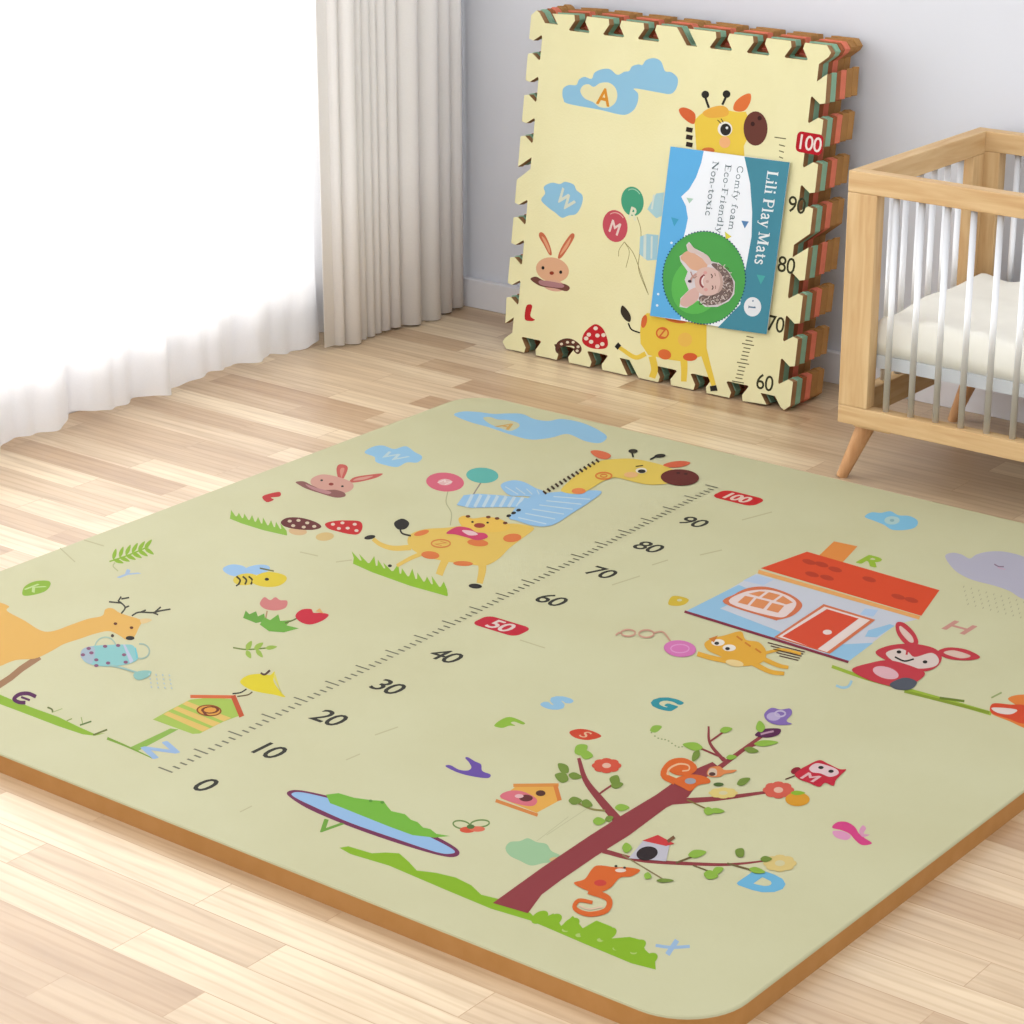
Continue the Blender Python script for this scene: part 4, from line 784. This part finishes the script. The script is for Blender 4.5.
# serif lettering: each glyph is a set of strokes (x, y in em, widths thick / thin) with slab serifs
TH, TN = .15, .055
def sr(x, y, w=.26): return ([(x-w/2, y), (x+w/2, y)], .05)
G = {
 'L': (.62, [([(.17, 0), (.17, .7)], TH), sr(.17, .69), ([(.03, .02), (.56, .02)], .05), ([(.54, .02), (.57, .2)], .05)]),
 'i': (.32, [([(.16, 0), (.16, .47)], .12), sr(.16, .02), ([(.05, .46), (.18, .46)], .05), ([(.16, .59), (.16, .71)], .13)]),
 'l': (.32, [([(.16, 0), (.16, .72)], .12), sr(.16, .02), ([(.05, .71), (.18, .71)], .05)]),
 'P': (.64, [([(.17, 0), (.17, .7)], TH), sr(.17, .02), ([(.03, .69), (.36, .69), (.54, .61), (.56, .5), (.5, .38), (.36, .33), (.2, .33)], .07)]),
 'a': (.52, [([(.1, .38), (.18, .47), (.3, .47), (.36, .38), (.36, .08), (.46, .02)], .10), ([(.36, .28), (.16, .22), (.09, .12), (.16, .02), (.26, .02), (.36, .1)], .08)]),
 'y': (.5, [([(.1, .47), (.27, .03)], .12), ([(.42, .47), (.27, .03), (.18, -.17), (.06, -.16)], TN), sr(.1, .47, .2), sr(.42, .47, .16)]),
 'M': (.9, [([(.15, 0), (.15, .7)], TN), ([(.17, .7), (.43, .05)], .14), ([(.43, .03), (.7, .7)], TN), ([(.73, 0), (.73, .7)], TH), sr(.13, .69, .2), sr(.13, .02, .22), sr(.73, .69, .24), sr(.73, .02)]),
 't': (.36, [([(.17, .62), (.17, .1), (.24, .02), (.33, .06)], .11), ([(.04, .45), (.32, .45)], .05)]),
 's': (.42, [([(.35, .38), (.3, .46), (.18, .47), (.1, .38), (.2, .28), (.32, .18), (.3, .05), (.16, .01), (.07, .08)], .09)]),
 'C': (.66, [([(.56, .54), (.46, .66), (.3, .69), (.12, .54), (.09, .35), (.14, .13), (.3, .01), (.48, .05), (.58, .17)], .09)]),
 'o': (.52, [([(.26, .47), (.11, .38), (.09, .23), (.14, .08), (.26, .01), (.38, .08), (.43, .23), (.4, .38), (.26, .47)], .08)]),
 'm': (.8, [([(.12, 0), (.12, .47)], .1), ([(.12, .36), (.25, .46), (.37, .4), (.39, 0)], .09), ([(.4, .36), (.52, .46), (.64, .4), (.66, 0)], .09), sr(.12, .02, .2), sr(.39, .02, .18), sr(.66, .02, .2)]),
 'f': (.36, [([(.36, .66), (.27, .71), (.18, .62), (.17, 0)], .09), sr(.17, .02, .24), ([(.04, .45), (.31, .45)], .05)]),
 'E': (.62, [([(.17, 0), (.17, .7)], .13), ([(.03, .69), (.55, .69), (.56, .54)], .05), ([(.17, .36), (.42, .36)], .05), ([(.03, .01), (.57, .01), (.58, .18)], .05)]),
 'c': (.45, [([(.38, .36), (.3, .46), (.16, .44), (.09, .28), (.11, .1), (.22, .01), (.34, .03), (.4, .12)], .08)]),
 '-': (.32, [([(.04, .24), (.28, .24)], .06)]),
 'F': (.6, [([(.17, 0), (.17, .7)], .13), ([(.03, .69), (.54, .69), (.55, .54)], .05), ([(.17, .36), (.42, .36)], .05), sr(.17, .02)]),
 'r': (.38, [([(.13, 0), (.13, .47)], .1), ([(.13, .34), (.22, .46), (.34, .44)], .08), sr(.13, .02, .22)]),
 'e': (.46, [([(.11, .26), (.39, .26), (.36, .42), (.24, .47), (.11, .36), (.09, .18), (.2, .02), (.34, .03), (.4, .12)], .075)]),
 'n': (.55, [([(.12, 0), (.12, .47)], .1), ([(.12, .36), (.28, .46), (.4, .38), (.41, 0)], .09), sr(.12, .02, .2), sr(.41, .02, .2)]),
 'd': (.54, [([(.4, 0), (.4, .71)], .1), ([(.4, .38), (.26, .47), (.11, .36), (.09, .18), (.2, .02), (.4, .1)], .075)]),
 'N': (.74, [([(.13, 0), (.13, .7)], TN), ([(.13, .7), (.58, .02)], .13), ([(.6, 0), (.6, .7)], TN), sr(.12, .02, .2), sr(.12, .69, .2), sr(.6, .69, .2)]),
 'x': (.48, [([(.08, .47), (.4, .01)], .11), ([(.4, .47), (.08, .01)], TN), sr(.1, .46, .16), sr(.38, .02, .16)]),
 '1': (.4, [([(.2, 0), (.2, .7)], .14), sr(.2, .02, .3), ([(.08, .58), (.2, .68)], .06)]), ' ': (.28, []) }
def serif(a, st, p0, p1, up, c, wk=1.0):
    """string from pixel p0 (crop) to p1, cap height direction up (crop vector for 1 em)"""
    tot = sum(G[ch][0] for ch in st); d = (Vector(p1)-Vector(p0)); u = Vector(up); x = 0
    dl = d.length/tot; o = Vector(p0)
    for ch in st:
        adv, strokes = G[ch]
        for pts, w in strokes:
            q = [o+d*((x+px_)/tot)+u*py_ for px_, py_ in pts]
            a.line([tuple(v) for v in q], w*u.length*wk, c, sm=len(pts) > 4); a.lay -= .6
        x += adv
    a.lay += 1
a = Q('printed_title', base=5, label='white serif lettering reading Lili Play Mats'); serif(a, 'Lili Play Mats', (574, 196), (510, 654), (74, 9), (240, 245, 246)); a.done()
a = Q('printed_text', base=5, label='grey serif lines about comfy eco-friendly foam'); TG = (92, 112, 118)
serif(a, 'Comfy foam', (428, 172), (382, 488), (40, 5), TG, 1.05); serif(a, 'Eco-Friendly', (370, 165), (322, 502), (40, 5), TG, 1.05); serif(a, 'Non-toxic', (308, 150), (270, 418), (40, 5), TG, 1.05); a.done()
a = Q('printed_number', base=8, label='small grey digit on the white disc'); serif(a, '1', (482, 852), (478, 872), (50, 6), (92, 120, 150)); a.ell(502, 833, 4, 4, (92, 120, 150)); a.done()

# ------------------------------------------------------------------ crib
CX0, CX1, CY0, CY1 = -1.563, -.93, 2.680, 3.022
ZB, ZTOP, T = .079, .408, .020
crib = empty('baby_crib', ((CX0+CX1)/2, (CY0+CY1)/2, 0), 'light wooden baby crib with white bars standing against the back wall', 'crib')
def part(name, a_, b_, m, bev=.0015):
    bm = bmesh.new(); box(bm, a_, b_, bev); return obj(name, bm, m, crib)
PW = .042
for y0, y1 in ((CY0, CY0+T), (CY1-T, CY1)):
    part('top_rail', (CX0, y0, ZTOP-.027), (CX1, y1, ZTOP), WX); part('bottom_rail', (CX0, y0, ZB), (CX1, y1, ZB+.024), WX)
    for x0 in (CX0, CX1-PW): part('corner_post', (x0, y0, ZB+.024), (x0+PW, y1, ZTOP-.027), WZ)
for x0 in (CX0, CX1-T):
    part('side_top_rail', (x0, CY0+T, ZTOP-.030), (x0+T, CY1-T, ZTOP), WY); part('side_bottom_rail', (x0, CY0+T, ZB), (x0+T, CY1-T, ZB+.035), WY)
    for y0 in (CY0+T, CY1-T-.030): part('side_post', (x0, y0, ZB+.035), (x0+T, y0+.030, ZTOP-.030), WZ)
barbm = tube(bmesh.new(), (0, 0, -.002), (0, 0, 1), .0041, seg=14); bm_me = bpy.data.meshes.new('bar')
for f in barbm.faces: f.smooth = len(f.verts) == 4
barbm.to_mesh(bm_me); barbm.free(); bm_me.materials.append(BAR)
def bar(x, y, z0, z1):
    o = bpy.data.objects.new('bar', bm_me); C.objects.link(o); o.parent = crib
    o.location = Vector((x, y, z0))-crib.location; o.scale = (1, 1, (z1-z0)/1.0)
for y in (CY0+T/2, CY1-T/2):
    x = -1.4985
    while x < CX1-PW-.01: bar(x, y, ZB+.024, ZTOP-.027); x += .0357
for x in (CX0+T/2, CX1-T/2):
    n = 8
    for i in range(7): bar(x, 2.741+.0357*i, ZB+.035, ZTOP-.030)
# legs, splayed
for sx, sy in ((-1, -1), (1, -1), (-1, 1), (1, 1)):
    bx = (CX0 if sx < 0 else CX1)-sx*.030; by = (CY0 if sy < 0 else CY1)-sy*.028
    bm = tube(bmesh.new(), (bx+sx*.029, by-sy*(-.0)+sy*.012-(0 if sy < 0 else .012), .0), (bx, by, ZB), .0072, .0128, 20); obj('leg', bm, LEGW, crib, smooth=False)
part('foot_block', (CX0+.022, CY0+.004, ZB-.003), (CX0+.075, CY0+.05, ZB), WX, .0005)
# mattress support
bm = bmesh.new()
for a_, b_ in (((CX0+T+.002, CY0+T+.002, .154), (CX1-T-.002, CY0+T+.010, .171)), ((CX0+T+.002, CY1-T-.010, .154), (CX1-T-.002, CY1-T-.002, .171)), ((CX0+T+.002, CY0+T+.010, .154), (CX0+T+.010, CY1-T-.010, .171)), ((CX1-T-.010, CY0+T+.010, .154), (CX1-T-.002, CY1-T-.010, .171))): box(bm, a_, b_)
for i in range(7):
    x = CX0+.07+i*.078; box(bm, (x, CY0+T+.010, .166), (x+.03, CY1-T-.010, .1705))
obj('mattress_support', bm, plain(222, 226, 230, .4), crib)
# mattress
bm = bmesh.new(); mx0, mx1, my0, my1, mz0, mz1 = CX0+T+.003, CX1-T-.003, CY0+T+.003, CY1-T-.003, .1712, .217
NX, NY = 120, 64
def msurf(u, v):
    x = mx0+(mx1-mx0)*u; y = my0+(my1-my0)*v
    ex = min(u, 1-u)*(mx1-mx0); ey = min(v, 1-v)*(my1-my0); e = .018
    k = 1-(max(0, 1-ex/e)**2.4+max(0, 1-ey/e)**2.4)*.75; k = max(k, .2)
    puff = .0035*math.sin(u*PI*17)*max(0, 1-ey/.05)+.0025*math.sin(x*31+y*17)+.002*math.sin(y*43-x*12)
    return Vector((x, y, mz0+.008+(mz1-mz0-.008+puff)*max(0, k)))
top = [[bm.verts.new(msurf(i/NX, j/NY)) for i in range(NX+1)] for j in range(NY+1)]
for j in range(NY):
    for i in range(NX): bm.faces.new((top[j][i], top[j][i+1], top[j+1][i+1], top[j+1][i]))
per = [top[0][i] for i in range(NX+1)]+[top[j][NX] for j in range(1, NY+1)]+[top[NY][i] for i in range(NX-1, -1, -1)]+[top[j][0] for j in range(NY-1, 0, -1)]
lowr = []
cxm, cym = (mx0+mx1)/2, (my0+my1)/2
for v in per: lowr.append(bm.verts.new((v.co.x+(cxm-v.co.x)*.006, v.co.y+(cym-v.co.y)*.006, mz0)))
for i in range(len(per)): bm.faces.new((per[i], lowr[i], lowr[(i+1) % len(per)], per[(i+1) % len(per)]))
bm.faces.new(lowr); bmesh.ops.recalc_face_normals(bm, faces=bm.faces)
matt = obj('crib_mattress', bm, mat_noise('mattress_cloth', (250, 247, 236), (246, 243, 232), 25, .9, k=.9), None, True, origin=(cxm, cym, mz0))
prop(matt, 'soft cream mattress lying inside the wooden crib', 'mattress')

# ------------------------------------------------------------------ light
def area(name, loc, rot, sx, sy, power, col=(1, 1, 1)):
    l = bpy.data.lights.new(name, 'AREA'); l.shape = 'RECTANGLE'; l.size = sx; l.size_y = sy; l.energy = power; l.color = col
    o = bpy.data.objects.new(name, l); C.objects.link(o); o.location = loc; o.rotation_euler = rot; return o
area('window_daylight', (-3.15, 1.1, .95), (0, -PI/2, 0), 1.7, 3.6, 200, (1, .99, .975))
w = bpy.data.worlds.new('world'); bpy.context.scene.world = w; w.use_nodes = True
bg = w.node_tree.nodes['Background']; bg.inputs['Color'].default_value = (.965, .98, 1, 1); bg.inputs['Strength'].default_value = 1.4
vs = bpy.context.scene.view_settings; vs.view_transform = 'Standard'; vs.look = 'None'; vs.gamma = 1; vs.use_curve_mapping = False; vs.exposure = .08
